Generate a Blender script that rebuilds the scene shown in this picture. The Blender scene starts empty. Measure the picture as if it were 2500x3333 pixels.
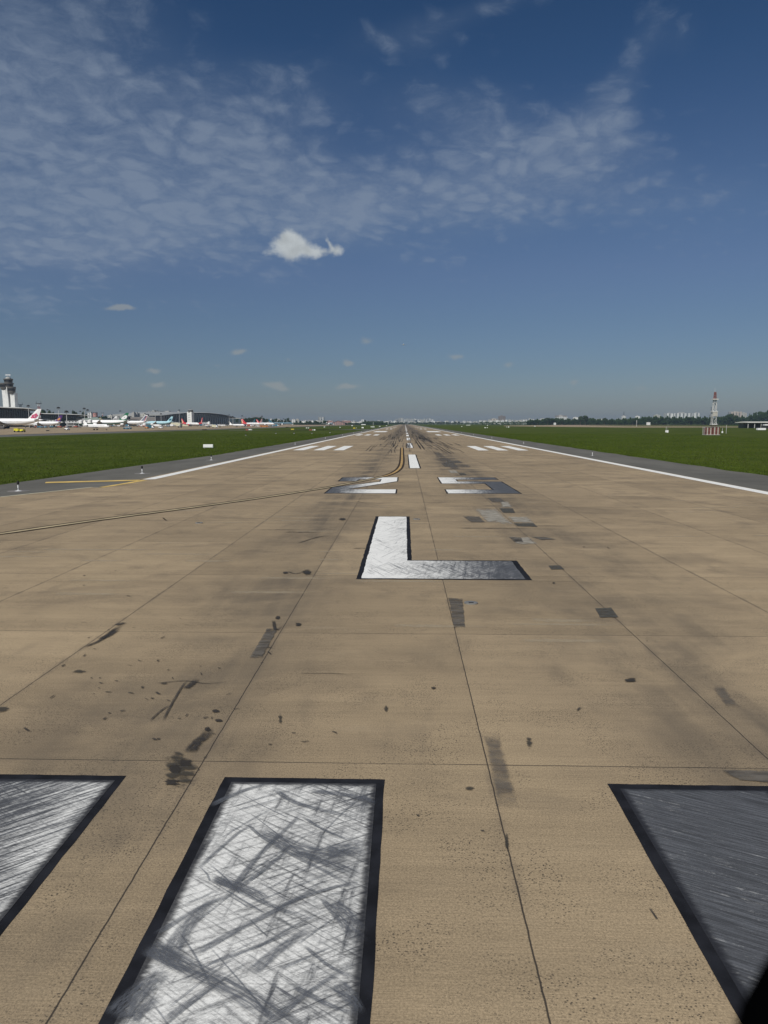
import bpy, math, random
import numpy as np
from math import radians as R, sin, cos, pi, tan, atan
random.seed(7)
sc = bpy.context.scene
col = sc.collection
# ------------------------------------------------------------------ camera model
F, PW, PH, CH = 2400.0, 2500.0, 3333.0, 4.45
VPX, VPY = 1318.0, 1378.3
PHI = atan((PH/2-VPY)/F)
PSI = atan((VPX-PW/2)*cos(PHI)/F)
def ray(px, py):
    x = (px-PW/2)/F; y = -(py-PH/2)/F
    Y = cos(PHI)+y*sin(PHI); Z = -sin(PHI)+y*cos(PHI)
    return (x*cos(PSI)-Y*sin(PSI), x*sin(PSI)+Y*cos(PSI), Z)
def G(px, py):                      # point of the flat airfield seen at a photo position
    r = ray(px, py); t = -CH/r[2]
    return (r[0]*t, r[1]*t)
def Wp(px, py, Y):                  # point at depth Y seen at a photo position
    r = ray(px, py); t = Y/r[1]
    return (r[0]*t, Y, CH+r[2]*t)
def Z7(x, y): return G(1000+x/2.212, 1440+y/2.212)
def DS(x, y): return G(x/.6636, y/.6636)
cam_d = bpy.data.cameras.new('camera'); cam = bpy.data.objects.new('camera', cam_d); col.objects.link(cam)
cam.location = (0, 0, CH); cam.rotation_euler = (pi/2-PHI, 0, PSI)
cam_d.sensor_fit = 'VERTICAL'; cam_d.sensor_height = 36; cam_d.lens = F/PH*36
cam_d.clip_start = .05; cam_d.clip_end = 40000
cam_d.dof.use_dof = True; cam_d.dof.focus_distance = 60; cam_d.dof.aperture_fstop = 5.5
sc.camera = cam
# ------------------------------------------------------------------ node helper
class NT:
    def __init__(s, tree):
        s.t = tree; s.n = tree.nodes; s.l = tree.links
    def new(s, k, **kw):
        nd = s.n.new(k)
        for a, b in kw.items(): setattr(nd, a, b)
        return nd
    def put(s, sock, v):
        if v is None: return
        if isinstance(v, bpy.types.NodeSocket): s.l.new(v, sock)
        elif isinstance(v, (tuple, list)):
            n = len(sock.default_value)
            sock.default_value = tuple(v)[:n] if len(v) >= n else tuple(v)+(1,)*(n-len(v))
        else: sock.default_value = v
    def m(s, op, a, b=None, c=None, clamp=False):
        nd = s.new('ShaderNodeMath', operation=op, use_clamp=clamp)
        for i, v in enumerate((a, b, c)):
            if v is not None: s.put(nd.inputs[i], v)
        return nd.outputs[0]
    def add(s, a, b): return s.m('ADD', a, b)
    def mul(s, a, b): return s.m('MULTIPLY', a, b)
    def sub(s, a, b): return s.m('SUBTRACT', a, b)
    def mr(s, v, a, b, c=0., d=1., smooth=True):
        nd = s.new('ShaderNodeMapRange', interpolation_type='SMOOTHSTEP' if smooth else 'LINEAR')
        for i, q in enumerate((v, a, b, c, d)): s.put(nd.inputs[i], q)
        return nd.outputs[0]
    def sep(s, v):
        nd = s.new('ShaderNodeSeparateXYZ'); s.put(nd.inputs[0], v); return nd.outputs
    def comb(s, x, y, z=0.):
        nd = s.new('ShaderNodeCombineXYZ')
        for i, v in enumerate((x, y, z)): s.put(nd.inputs[i], v)
        return nd.outputs[0]
    def map(s, v, sc_=(1, 1, 1), rot=0., loc=(0, 0, 0)):
        a = s.new('ShaderNodeMapping'); s.put(a.inputs[0], v)
        a.inputs['Rotation'].default_value = (0, 0, rot)
        b = s.new('ShaderNodeMapping'); s.l.new(a.outputs[0], b.inputs[0])
        b.inputs['Scale'].default_value = sc_; b.inputs['Location'].default_value = loc
        return b.outputs[0]
    def noise(s, v, scale=1., det=2., rough=.5, dist=0.):
        nd = s.new('ShaderNodeTexNoise'); s.put(nd.inputs['Vector'], v)
        nd.inputs['Scale'].default_value = scale; nd.inputs['Detail'].default_value = det
        nd.inputs['Roughness'].default_value = rough; nd.inputs['Distortion'].default_value = dist
        return nd.outputs['Fac']
    def vor(s, v, scale=1., feat='F1', sm=None):
        nd = s.new('ShaderNodeTexVoronoi', feature=feat); s.put(nd.inputs['Vector'], v)
        nd.inputs['Scale'].default_value = scale
        if sm is not None: nd.inputs['Smoothness'].default_value = sm
        return nd.outputs['Distance']
    def mix(s, f, a, b, bt='MIX'):
        nd = s.new('ShaderNodeMix', data_type='RGBA', blend_type=bt)
        s.put(nd.inputs[0], f); s.put(nd.inputs[6], a); s.put(nd.inputs[7], b)
        return nd.outputs[2]
    def gauss(s, x, c, w):
        q = s.m('DIVIDE', s.sub(x, c), w)
        return s.m('EXPONENT', s.mul(s.mul(q, q), -1.))
def newmat(name):
    m = bpy.data.materials.new(name); m.use_nodes = True
    t = NT(m.node_tree); b = t.n['Principled BSDF']
    return m, t, b
MC = {}
def M(name, c, rough=.6, var=.12, scale=.6, metal=0., spec=.4):
    if name in MC: return MC[name]
    m, t, b = newmat(name)
    co = t.new('ShaderNodeTexCoord').outputs['Object']
    n = t.noise(co, scale, 4)
    f = t.mr(n, .3, .7, 1-var, 1+var)
    cc = t.mix(1., c+(1,), t.comb(f, f, f), 'MULTIPLY')
    t.put(b.inputs['Base Color'], cc)
    b.inputs['Roughness'].default_value = rough; b.inputs['Metallic'].default_value = metal
    b.inputs['Specular IOR Level'].default_value = spec
    MC[name] = m; return m
def facade(name, wall, win, sx, sz, fx=.55, fz=.5):
    if name in MC: return MC[name]
    m, t, b = newmat(name)
    o = t.sep(t.new('ShaderNodeTexCoord').outputs['Object'])
    xx = t.add(o[0], o[1])
    a = t.m('LESS_THAN', t.m('FRACT', t.m('DIVIDE', t.add(xx, 5000.), sx)), fx)
    c = t.m('LESS_THAN', t.m('FRACT', t.m('DIVIDE', o[2], sz)), fz)
    nz = t.noise(t.comb(t.m('DIVIDE', xx, sx*4), t.m('DIVIDE', o[2], 60.)), 1., 3)
    wl = t.mix(t.mr(nz, .35, .65), wall+(1,), tuple(q*.8 for q in wall)+(1,))
    t.put(b.inputs['Base Color'], t.mix(t.mul(a, c), wl, win+(1,)))
    b.inputs['Roughness'].default_value = .7
    MC[name] = m; return m
# ------------------------------------------------------------------ mesh helper
class MB:
    def __init__(s): s.v = []; s.f = []; s.mi = []; s.uv = None
    def face(s, pts, mi=0):
        i = len(s.v); s.v += [tuple(p) for p in pts]; s.f.append(tuple(range(i, i+len(pts)))); s.mi.append(mi)
    def box(s, x0, x1, y0, y1, z0, z1, mi=0):
        i = len(s.v)
        s.v += [(x0,y0,z0),(x1,y0,z0),(x1,y1,z0),(x0,y1,z0),(x0,y0,z1),(x1,y0,z1),(x1,y1,z1),(x0,y1,z1)]
        for q in ((0,3,2,1),(4,5,6,7),(0,1,5,4),(1,2,6,5),(2,3,7,6),(3,0,4,7)):
            s.f.append(tuple(i+k for k in q)); s.mi.append(mi)
        return s
    def loft(s, rings, mi=0, cap=True, mfun=None):
        n = len(rings[0]); b = len(s.v)
        for r in rings: s.v += [tuple(p) for p in r]
        for k in range(len(rings)-1):
            for j in range(n):
                a = b+k*n+j; c = b+k*n+(j+1) % n
                s.f.append((a, c, c+n, a+n)); s.mi.append(mfun(k, j) if mfun else mi)
        if cap:
            s.f.append(tuple(b+j for j in range(n))[::-1]); s.mi.append(mfun(0, 0) if mfun else mi)
            q = b+(len(rings)-1)*n
            s.f.append(tuple(q+j for j in range(n))); s.mi.append(mfun(len(rings)-2, 0) if mfun else mi)
        return s
    def tube(s, p, q, r0, r1=None, n=8, mi=0):
        r1 = r0 if r1 is None else r1
        P, Q = np.array(p, float), np.array(q, float); d = Q-P; d /= (np.linalg.norm(d)+1e-9)
        u = np.cross(d, (0, 0, 1) if abs(d[2]) < .9 else (1, 0, 0)); u /= np.linalg.norm(u); w = np.cross(d, u)
        return s.loft([[C+(u*cos(2*pi*k/n)+w*sin(2*pi*k/n))*r for k in range(n)] for C, r in ((P, r0), (Q, r1))], mi)
    def lathe(s, prof, n=20, c=(0, 0), mi=0, mfun=None):
        return s.loft([[(c[0]+r*cos(2*pi*k/n), c[1]+r*sin(2*pi*k/n), z) for k in range(n)] for r, z in prof], mi, True, mfun)
    def prism(s, poly, z0, z1, mi=0):
        return s.loft([[(x, y, z) for x, y in poly] for z in (z0, z1)], mi)
    def build(s, name, mats, parent=None, smooth=False, uv=None):
        me = bpy.data.meshes.new(name); me.from_pydata(s.v, [], s.f)
        if not isinstance(mats, (list, tuple)): mats = [mats]
        for m in mats: me.materials.append(m)
        me.polygons.foreach_set('material_index', s.mi)
        if smooth: me.polygons.foreach_set('use_smooth', [True]*len(s.f))
        if uv is not None:
            l = me.uv_layers.new(name='UVMap')
            for i, lp in enumerate(me.loops): l.data[i].uv = uv[lp.vertex_index]
        me.update()
        o = bpy.data.objects.new(name, me); col.objects.link(o)
        if parent is not None: o.parent = parent
        return o
def tag(o, label=None, cat=None, group=None, kind=None):
    if label: o['label'] = label
    if cat: o['category'] = cat
    if group: o['group'] = group
    if kind: o['kind'] = kind
    return o
def thing(name, label, cat, loc=(0, 0, 0), rz=0., group=None):
    o = bpy.data.objects.new(name, None); col.objects.link(o)
    o.location = loc; o.rotation_euler = (0, 0, rz); o.empty_display_size = .5
    return tag(o, label, cat, group)
def kids(o): return [c for c in o.children]
def dup(root, loc, rz=0., label=None, scale=None):
    r = root.copy(); col.objects.link(r); r.location = loc; r.rotation_euler = (0, 0, rz)
    if label: r['label'] = label
    if scale: r.scale = scale
    for ch in kids(root):
        c = ch.copy(); col.objects.link(c); c.parent = r
        for g in kids(ch):
            d = g.copy(); col.objects.link(d); d.parent = c
    return r
def rotp(p, a): return (p[0]*cos(a)-p[1]*sin(a), p[0]*sin(a)+p[1]*cos(a))

# ------------------------------------------------------------------ sky and sun
SUN_EL, SUN_AZ = 46., 238.      # azimuth of the sun, degrees counter-clockwise from +X
sdir = (cos(R(SUN_EL))*cos(R(SUN_AZ)), cos(R(SUN_EL))*sin(R(SUN_AZ)), sin(R(SUN_EL)))
ld = bpy.data.lights.new('sun', 'SUN'); ld.energy = 4.1; ld.angle = R(.53); ld.color = (1, .955, .88)
lo = bpy.data.objects.new('sun', ld); col.objects.link(lo)
from mathutils import Vector
lo.rotation_euler = Vector(sdir).to_track_quat('Z', 'Y').to_euler(); lo.location = (0, 0, 200)
w = bpy.data.worlds.new('World'); sc.world = w; w.use_nodes = True
t = NT(w.node_tree); bg = t.n['Background']
sky = t.new('ShaderNodeTexSky', sky_type='NISHITA'); sky.sun_disc = False
sky.sun_elevation = R(SUN_EL); sky.sun_rotation = R(90-SUN_AZ)
sky.air_density = 1.; sky.dust_density = .6; sky.ozone_density = 2.; sky.altitude = 0
dirv = t.new('ShaderNodeTexCoord').outputs['Generated']
dx, dy, dz = t.sep(dirv)
ramp = t.new('ShaderNodeValToRGB'); t.put(ramp.inputs[0], t.m('MAXIMUM', dz, 0.))
RS = [(0., (.335, .375, .49)), (.07, (.322, .373, .472)), (.13, (.342, .388, .478)), (.19, (.375, .408, .505)), (.25, (.365, .42, .515)), (.31, (.32, .393, .50)), (.36, (.27, .365, .482)), (.41, (.22, .337, .458)), (.47, (.19, .31, .428)), (.9, (.17, .28, .38))]
el = ramp.color_ramp.elements
while len(el) < len(RS): el.new(.5)
for e, (p, c) in zip(el, RS): e.position = p; e.color = c+(1,)
base = t.mix(1., sky.outputs[0], ramp.outputs[0], 'MULTIPLY')
fy = t.m('MAXIMUM', dy, .05)
u = t.m('DIVIDE', dx, fy); v = t.m('DIVIDE', dz, fy)
def uvof(X, Y, k=.6636):
    r = ray(X/k, Y/k); return r[0]/r[1], r[2]/r[1]
front = t.mr(dy, .05, .2)
def blob(uu, vv, X, Y, sx, sy, amp=1., rot=0.):       # display px of the 1659-wide view only to read angles off
    cu, cv = uvof(X, Y); a = t.sub(uu, cu); b = t.sub(vv, cv)
    if rot:
        a, b = t.add(t.mul(a, cos(rot)), t.mul(b, sin(rot))), t.sub(t.mul(b, cos(rot)), t.mul(a, sin(rot)))
    a = t.m('DIVIDE', a, sx/1593.); b = t.m('DIVIDE', b, sy/1593.)
    return t.mul(t.m('EXPONENT', t.mul(t.add(t.mul(a, a), t.mul(b, b)), -1.)), amp)
def total(lst):
    s = lst[0]
    for q in lst[1:]: s = t.add(s, q)
    return s
# high thin altocumulus on a plane far above
hz = t.add(t.m('MAXIMUM', dz, 0.), .22)
pl = t.comb(t.m('DIVIDE', dx, hz), t.m('DIVIDE', dy, hz), 0.)
wn = t.new('ShaderNodeTexNoise'); t.put(wn.inputs['Vector'], pl); wn.inputs['Scale'].default_value = 8.; wn.inputs['Detail'].default_value = 3
wv = t.new('ShaderNodeVectorMath', operation='MULTIPLY_ADD'); t.put(wv.inputs[0], wn.outputs['Color']); wv.inputs[1].default_value = (.11, .11, 0); t.put(wv.inputs[2], pl)
pw = wv.outputs[0]
puff = t.vor(t.map(pw, (1, .8, 1), .5), 20., 'SMOOTH_F1', .55)
fine = t.noise(pw, 30., 8, .72)
big = t.noise(pl, 3.4, 3, .5)
cell = t.add(t.mul(t.mr(puff, .66, .12), .8), t.mul(t.sub(fine, .5), 2.2))
cover = total([blob(u, v, -60, 300, 330, 330, 1.05), blob(u, v, 330, 330, 300, 190, .95), blob(u, v, 620, 410, 230, 100, .7),
               blob(u, v, 60, 470, 380, 70, .45), blob(u, v, 1290, 290, 95, 70, .68, .5), blob(u, v, 1200, 345, 140, 70, .5, .5), blob(u, v, 1010, 320, 190, 110, .66), blob(u, v, 1270, 400, 200, 60, .4), blob(u, v, 1390, 330, 70, 40, .4), blob(u, v, 1000, 230, 110, 50, .35),
               blob(u, v, 1060, 10, 120, 28, .55, .25), blob(u, v, 900, 70, 110, 50, .4), blob(u, v, 1370, 130, 40, 130, .42, -.5), blob(u, v, 1480, 90, 40, 60, .3, -.5), blob(u, v, 930, 450, 420, 70, .42), blob(u, v, 150, 40, 240, 90, .42), blob(u, v, 1500, 430, 300, 80, .28), blob(u, v, 500, 520, 620, 90, .3), blob(u, v, 1340, 180, 50, 70, .16, -.5), blob(u, v, 1420, 70, 60, 90, .14, -.5), blob(u, v, 700, 200, 260, 90, .34)])
cover = t.m('MINIMUM', cover, 1.1)
alto = t.mr(t.add(t.mul(cell, .56), t.add(t.mul(cover, .88), t.mul(t.sub(big, .5), 1.35))), .42, 1.75)
veil = t.mul(t.mr(t.add(cover, t.mul(t.sub(big, .5), .9)), .1, 1.2), .38)
af = t.mul(t.mul(t.m('MINIMUM', t.add(t.mul(alto, .80), t.mul(veil, .62)), .9), front), .70)
c1 = t.mix(af, base, (2.35, 2.9, 3.75, 1))
# small cumulus
uvv = t.comb(u, v, 0.)
dn = t.new('ShaderNodeTexNoise'); t.put(dn.inputs['Vector'], uvv); dn.inputs['Scale'].default_value = 34.; dn.inputs['Detail'].default_value = 6; dn.inputs['Roughness'].default_value = .6
dv = t.new('ShaderNodeVectorMath', operation='MULTIPLY_ADD'); t.put(dv.inputs[0], dn.outputs['Color']); dv.inputs[1].default_value = (.014, .014, 0); t.put(dv.inputs[2], uvv)
du, dvv, _ = t.sep(dv.outputs[0]); du = t.sub(du, .007); dvv = t.sub(dvv, .007)
whale = total([blob(du, dvv, 622, 512, 24, 22, 1.0), blob(du, dvv, 602, 534, 28, 17, .8), blob(du, dvv, 648, 530, 32, 20, 1.0), blob(du, dvv, 680, 545, 34, 13, .95), blob(du, dvv, 630, 556, 20, 13, .7),
               blob(du, dvv, 730, 541, 19, 12, .95), blob(du, dvv, 711, 522, 6, 15, .9, .45), blob(du, dvv, 578, 546, 16, 7, .4)])
wfine = t.noise(uvv, 75., 8, .7)
wa = t.mr(t.add(whale, t.mul(t.sub(wfine, .5), 1.1)), .3, 1.25)
small = []
for X, Y, a, b, am in ((250, 667, 24, 6, .62), (275, 665, 14, 5, .5), (516, 760, 16, 5.5, .62), (331, 802, 15, 5, .52), (341, 829, 17, 5.5, .66), (590, 832, 22, 6.5, .6), (612, 838, 14, 5, .5),
                    (752, 783, 11, 6, .66), (752, 836, 23, 6, .7), (794, 735, 14, 8, .42), (984, 771, 16, 6, .5), (1100, 789, 14, 5, .42), (1240, 826, 12, 5, .42), (622, 775, 7, 4, .36), (1385, 838, 18, 5, .3), (470, 790, 8, 4, .3)):
    small.append(blob(du, dvv, X, Y, a*1.15, b*1.15, am*2.))
sa = t.mul(t.mr(t.add(total(small), t.mul(t.sub(wfine, .5), .7)), .2, 1.2), .62)
shade = t.mr(t.noise(uvv, 45., 3), .35, .65, .9, 1.08)
cc = t.mix(1., (4.6, 4.95, 5.1, 1), t.comb(shade, shade, shade), 'MULTIPLY')
c2 = t.mix(t.mul(t.mul(wa, front), .93), c1, cc)
c3 = t.mix(t.mul(sa, front), c2, (2.9, 3.1, 3.15, 1))
t.put(bg.inputs[0], c3); bg.inputs[1].default_value = .1

# ------------------------------------------------------------------ ground materials
def mat_concrete(name, runway=True, tint=(1, 1, 1)):
    m, t, b = newmat(name)
    co = t.new('ShaderNodeTexCoord').outputs['Object']
    x, y, z = t.sep(co)
    c = t.mix(t.mr(t.noise(co, .16, 4), .35, .65), tuple(q*s for q, s in zip((.290, .224, .143), tint))+(1,), tuple(q*s for q, s in zip((.350, .270, .170), tint))+(1,))
    # bands left by the paver, across the slabs
    bnd = t.noise(t.map(co, (.09, 1.5, 1)), 1., 5, .6)
    f = t.mr(bnd, .3, .7, .92, 1.07)
    f = t.mul(f, t.mr(t.noise(t.map(co, (.5, 9., 1)), 1., 3, .6), .3, .7, .965, 1.035))
    # aggregate, fine grooves
    f = t.mul(f, t.mr(t.noise(co, 48., 3, .7), .3, .7, .76, 1.24))
    f = t.mul(f, t.mr(t.noise(t.map(co, (1.6, 60., 1)), 1., 2, .6), .35, .65, .93, 1.05))
    # slab tone
    ix = t.m('FLOOR', t.m('DIVIDE', t.sub(x, 1.1), 3.76)); iy = t.m('FLOOR', t.m('DIVIDE', t.sub(y, 9.25), 6.05))
    wn = t.new('ShaderNodeTexWhiteNoise', noise_dimensions='2D'); t.put(wn.inputs['Vector'], t.comb(ix, iy))
    f = t.mul(f, t.add(.88, t.mul(wn.outputs[0], .2)))
    c = t.mix(1., c, t.comb(f, f, f), 'MULTIPLY')
    # blotchy damp-looking stains
    st = t.mr(t.noise(co, .33, 5, .6, .6), .48, .70)
    c = t.mix(t.mul(st, .42), c, (.125, .10, .073, 1))
    st2 = t.mr(t.noise(t.map(co, (.9, .35, 1), 0, (7, 3, 0)), 1., 5, .6, .4), .56, .75)
    c = t.mix(t.mul(st2, .26), c, (.10, .085, .068, 1))
    lt = t.mr(t.noise(t.map(co, (.35, 1.1, 1), 0, (31, 9, 0)), 1., 4, .6), .60, .76)
    c = t.mix(t.mul(lt, .3), c, (.42, .34, .23, 1))
    # open pits
    pit = t.m('LESS_THAN', t.vor(t.map(co, (1, 1.3, 1)), 27.), .25)
    pm = t.mr(t.noise(co, .8, 4, .6), .42, .60)
    c = t.mix(t.mul(t.mul(pit, pm), .85), c, (.05, .042, .034, 1))
    pit2 = t.m('LESS_THAN', t.vor(t.map(co, (1, 1.3, 1), .3), 62.), .24)
    c = t.mix(t.mul(t.mul(pit2, t.mr(t.noise(co, 1.1, 3),   .35, .6, .25, 1.)), .75), c, (.07, .056, .042, 1))
    if runway:
        # rubber: two soft wheel lanes plus painted foreground vignette, then the whole touchdown zone
        sn = t.noise(t.map(co, (1.3, .05, 1)), 1., 5, .6)
        lane = t.add(t.gauss(x, -3.5, 1.7), t.gauss(x, 5.3, 2.2))
        near = t.mul(lane, t.mr(y, 4., 60., .36, .54))
        near = t.mul(near, t.mr(t.noise(co, .3, 5, .62, .5), .36, .62, .15, 1.35))
        smr = t.mul(t.gauss(x, 5.2, 1.5), t.mul(t.gauss(y, 84., 24.), t.mr(t.noise(t.map(co, (.35, .7, 1)), 1., 5, .65), .42, .62, .1, 1.3)))
        tdz = t.mul(t.gauss(x, 1.1, 11.), t.mul(t.mr(y, 130., 330.), .62))
        strk = t.noise(t.map(co, (2.6, .012, 1), -.006), 1., 4, .65)
        tdz = t.mul(tdz, t.mr(strk, .35, .62, .25, 1.35))
        rb = t.m('MINIMUM', t.add(t.mul(near, t.mr(sn, .3, .7, .45, 1.25)), t.add(tdz, t.mul(smr, .8))), .85)
        c = t.mix(rb, c, (.075, .066, .056, 1))
    # sawn joints
    wob = t.mul(t.sub(t.noise(co, 5., 3), .5), .02)
    def joint(q, o, p, wd):
        fr = t.m('FRACT', t.add(t.m('DIVIDE', t.add(t.sub(q, o), wob), p), 1000.5))
        d = t.mul(t.m('ABSOLUTE', t.sub(fr, .5)), p)
        return t.mr(d, wd*.5, wd*1.3, 1., 0.)
    edge = t.mr(t.noise(co, .6, 3), .3, .6, .55, 1.)
    jl = t.mul(joint(x, 1.1, 3.76, .009), .93)
    jt = t.mul(joint(y, 9.25, 6.05, .010), t.mul(edge, .95))
    # spalls widening the joints here and there
    sp = t.mul(joint(x, 1.1, 3.76, .025), t.mr(t.noise(co, 2.9, 3), .66, .70))
    # dirt gathered along the joints
    dj = t.mul(joint(x, 1.1, 3.76, .07), t.mr(t.noise(co, 1.3, 4), .4, .7, .0, .4))
    c = t.mix(dj, c, (.13, .105, .08, 1))
    j = t.m('MAXIMUM', t.m('MAXIMUM', jl, jt), t.mul(sp, .8))
    c = t.mix(j, c, (.035, .03, .026, 1))
    t.put(b.inputs['Base Color'], c); b.inputs['Roughness'].default_value = .88; b.inputs['Specular IOR Level'].default_value = .25
    bp = t.new('ShaderNodeBump'); bp.inputs['Strength'].default_value = .5; bp.inputs['Distance'].default_value = .006
    hh = t.add(t.noise(t.map(co, (2., 70., 1)), 1., 2), t.mul(t.noise(co, 60., 3, .7), .9))
    t.put(bp.inputs['Height'], t.sub(hh, t.mul(t.add(j, t.mul(pit, pm)), 1.6))); t.l.new(bp.outputs[0], b.inputs['Normal'])
    return m
def mat_asphalt(name, a, bb, sc_=.2):
    m, t, b = newmat(name); co = t.new('ShaderNodeTexCoord').outputs['Object']
    c = t.mix(t.mr(t.noise(t.map(co, (1, .3, 1)), sc_, 5, .6), .35, .65), a+(1,), bb+(1,))
    f = t.mr(t.noise(co, 30., 4, .7), .3, .7, .82, 1.2)
    f = t.mul(f, t.mr(t.noise(t.map(co, (.25, 2., 1)), .8, 4), .35, .65, .92, 1.08))
    t.put(b.inputs['Base Color'], t.mix(1., c, t.comb(f, f, f), 'MULTIPLY')); b.inputs['Roughness'].default_value = .9
    b.inputs['Specular IOR Level'].default_value = .25
    return m
def mat_grass():
    m, t, b = newmat('grass'); co = t.new('ShaderNodeTexCoord').outputs['Object']
    c = t.mix(t.mr(t.noise(co, .06, 5, .6), .35, .65), (.040, .060, .006, 1), (.066, .086, .011, 1))
    c = t.mix(t.mr(t.noise(t.map(co, (.35, .03, 1)), 1., 4, .6), .5, .75, 0., .5), c, (.068, .070, .020, 1))
    f = t.mr(t.noise(co, 2.6, 6, .75), .3, .7, .72, 1.3)
    f = t.mul(f, t.mr(t.noise(co, 14., 3, .7), .3, .7, .7, 1.3))
    t.put(b.inputs['Base Color'], t.mix(1., c, t.comb(f, f, f), 'MULTIPLY')); b.inputs['Roughness'].default_value = 1.
    b.inputs['Specular IOR Level'].default_value = .1
    bp = t.new('ShaderNodeBump'); bp.inputs['Strength'].default_value = .7; bp.inputs['Distance'].default_value = .12
    t.put(bp.inputs['Height'], t.noise(co, 6., 5, .75)); t.l.new(bp.outputs[0], b.inputs['Normal'])
    return m
def paint(name, a0=0., a1=0., x0=-5., x1=5., base=(.80, .80, .77), box=None, seed=0., w1=0., w2=0., w3=-.03, r1=.62, r2=-.5):
    """white paint; the share of rubber on it goes from a0 at x0 to a1 at x1; box = soft over-painted rim"""
    m, t, b = newmat(name); co = t.new('ShaderNodeTexCoord').outputs['Object']; x, y, z = t.sep(co)
    s1 = t.noise(t.map(co, (1.2, 27., 1), r1, (seed, 2, 0)), 1., 7, .72)
    s2 = t.noise(t.map(co, (1.1, 24., 1), r2, (5, seed, 0)), 1., 7, .72)
    s3 = t.noise(t.map(co, (8., .9, 1), .12, (9, 4, seed)), 1., 5, .66)
    grv = t.noise(t.map(co, (1.1, 48., 1)), 1., 2, .6)
    amt = t.mr(x, x0, x1, a0, a1, False)
    amt = t.add(amt, t.mul(t.sub(t.noise(co, .8, 4, .6), .5), .55))
    s1 = t.add(s1, w1); s2 = t.add(s2, w2); s3 = t.add(s3, w3)
    mx = t.m('MAXIMUM', t.m('MAXIMUM', s1, s2), s3)
    grain = t.noise(t.map(co, (1., 2.2, 1)), 26., 4, .75)
    av = t.add(t.mul(t.add(t.add(s1, s2), s3), .28), t.mul(t.sub(grain, .42), .28))
    k = t.add(t.mul(mx, .65), t.mul(av, .5))
    k = t.add(k, t.mul(t.sub(grv, .5), .12))
    k = t.add(k, t.mul(amt, .27))
    f = t.mr(k, .64, .90, 0., 1., True)
    c = t.mix(t.mr(t.noise(co, 2., 4), .3, .7), tuple(q*.9 for q in base)+(1,), base+(1,))
    c = t.mix(t.mr(grv, .62, .7, 0., .3), c, (.3, .28, .25, 1))
    fs = t.noise(t.map(co, (1.4, 46., 1), r1 if w2 < -.1 or (w1 == 0. and r1 < .9) else r2, (3, seed, 7)), 1., 6, .7)
    fs2 = t.noise(t.map(co, (1.9, 60., 1), r1-.22, (seed, 8, 1)), 1., 6, .7)
    rub = t.mix(t.mr(fs, .40, .64), (.026, .029, .036, 1), (.088, .095, .110, 1))  # bluish rubber tone, sky reflection put into the colour
    rub = t.mix(t.mul(t.mr(fs2, .60, .72), t.mr(t.noise(co, 1.6, 4), .40, .62, 0., .6)), rub, (.50, .50, .49, 1))  # white glints painted over the rubber in clumped streaks
    c = t.mix(t.mul(f, .96), c, rub)
    if box:
        d = None
        for q in (t.sub(x, box[0]), t.sub(box[1], x), t.sub(box[3], y)):
            d = q if d is None else t.m('MINIMUM', d, q)
        d = t.add(d, t.mul(t.sub(t.noise(t.map(co, (3., 16., 1)), 1., 4, .7), .5), .11))
        c = t.mix(t.mr(d, .0, .09, .93, 0.), c, (.02, .021, .026, 1))
    f2 = t.mr(t.noise(co, 70., 3, .7), .3, .7, .86, 1.12)
    t.put(b.inputs['Base Color'], t.mix(1., c, t.comb(f2, f2, f2), 'MULTIPLY'))
    t.put(b.inputs['Roughness'], t.mr(f, 0., 1., .8, .7)); b.inputs['Specular IOR Level'].default_value = .22
    bp = t.new('ShaderNodeBump'); bp.inputs['Strength'].default_value = .4; bp.inputs['Distance'].default_value = .004
    t.put(bp.inputs['Height'], t.add(grv, t.noise(co, 60., 3, .7))); t.l.new(bp.outputs[0], b.inputs['Normal'])
    return m
M_conc = mat_concrete('runway_concrete'); M_apron = mat_concrete('apron_concrete', False, (1.02, 1.03, 1.05))
M_asph = mat_asphalt('shoulder_asphalt', (.098, .095, .083), (.135, .130, .113))
M_asph2 = mat_asphalt('taxiway_asphalt', (.10, .10, .092), (.13, .13, .118))
M_grass = mat_grass()
M_black = M('black_paint', (.014, .015, .019), .85, .35, 3., 0., .12)
def sheet(name, poly, z, mat, parent=None, kind=None):
    b = MB(); b.face([(x, y, z) for x, y in poly]); o = b.build(name, mat, parent)
    if kind: o['kind'] = kind
    return o
# ------------------------------------------------------------------ ground, runway, apron
sheet('ground', [(-9000, -900), (9000, -900), (9000, 9500), (-9000, 9500)], -.05, M_grass, None, 'structure')
def jag(x, y0, y1, amp, n, f=1.):
    out = []
    for i in range(n+1):
        q = (i/n)**2; yy = y0+(y1-y0)*q
        out.append((x+amp*(sin(yy*.9*f)+.6*sin(yy*2.3*f+1)+.4*sin(yy*5.1*f))/2, yy))
    return out
cnr = [G(475, 1562.5), G(325, 1588), G(300, 1586.5), G(0, 1618)]
Lsh = [(-27.0, 3300)]+jag(-26.8, 105, 1500, .25, 120)[::-1]+[(-28.4, 80), (-29.6, 53), (-34, 40), (-45, 33), (-70, 28), (-140, 26), (-140, -60), (31, -60)]
Rsh = jag(31., -60, 1500, .22, 160)
Rsh = [(31., -60)]+[(31.+.2*sin(k*1.7)+.14*sin(k*4.1), 20*(1+k*.03)**2.6) for k in range(0, 130)]+[(30.5, 3300)]
sheet('runway_shoulder', Lsh+Rsh, -.008, M_asph, None, 'structure')
rw = sheet('runway', [(23.9, -60), (23.9, 3250), (-21.3, 3250), (-21.3, 58.5)]+cnr+[(-120, 30), (-120, -60)], 0., M_conc, None, 'structure')
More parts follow.
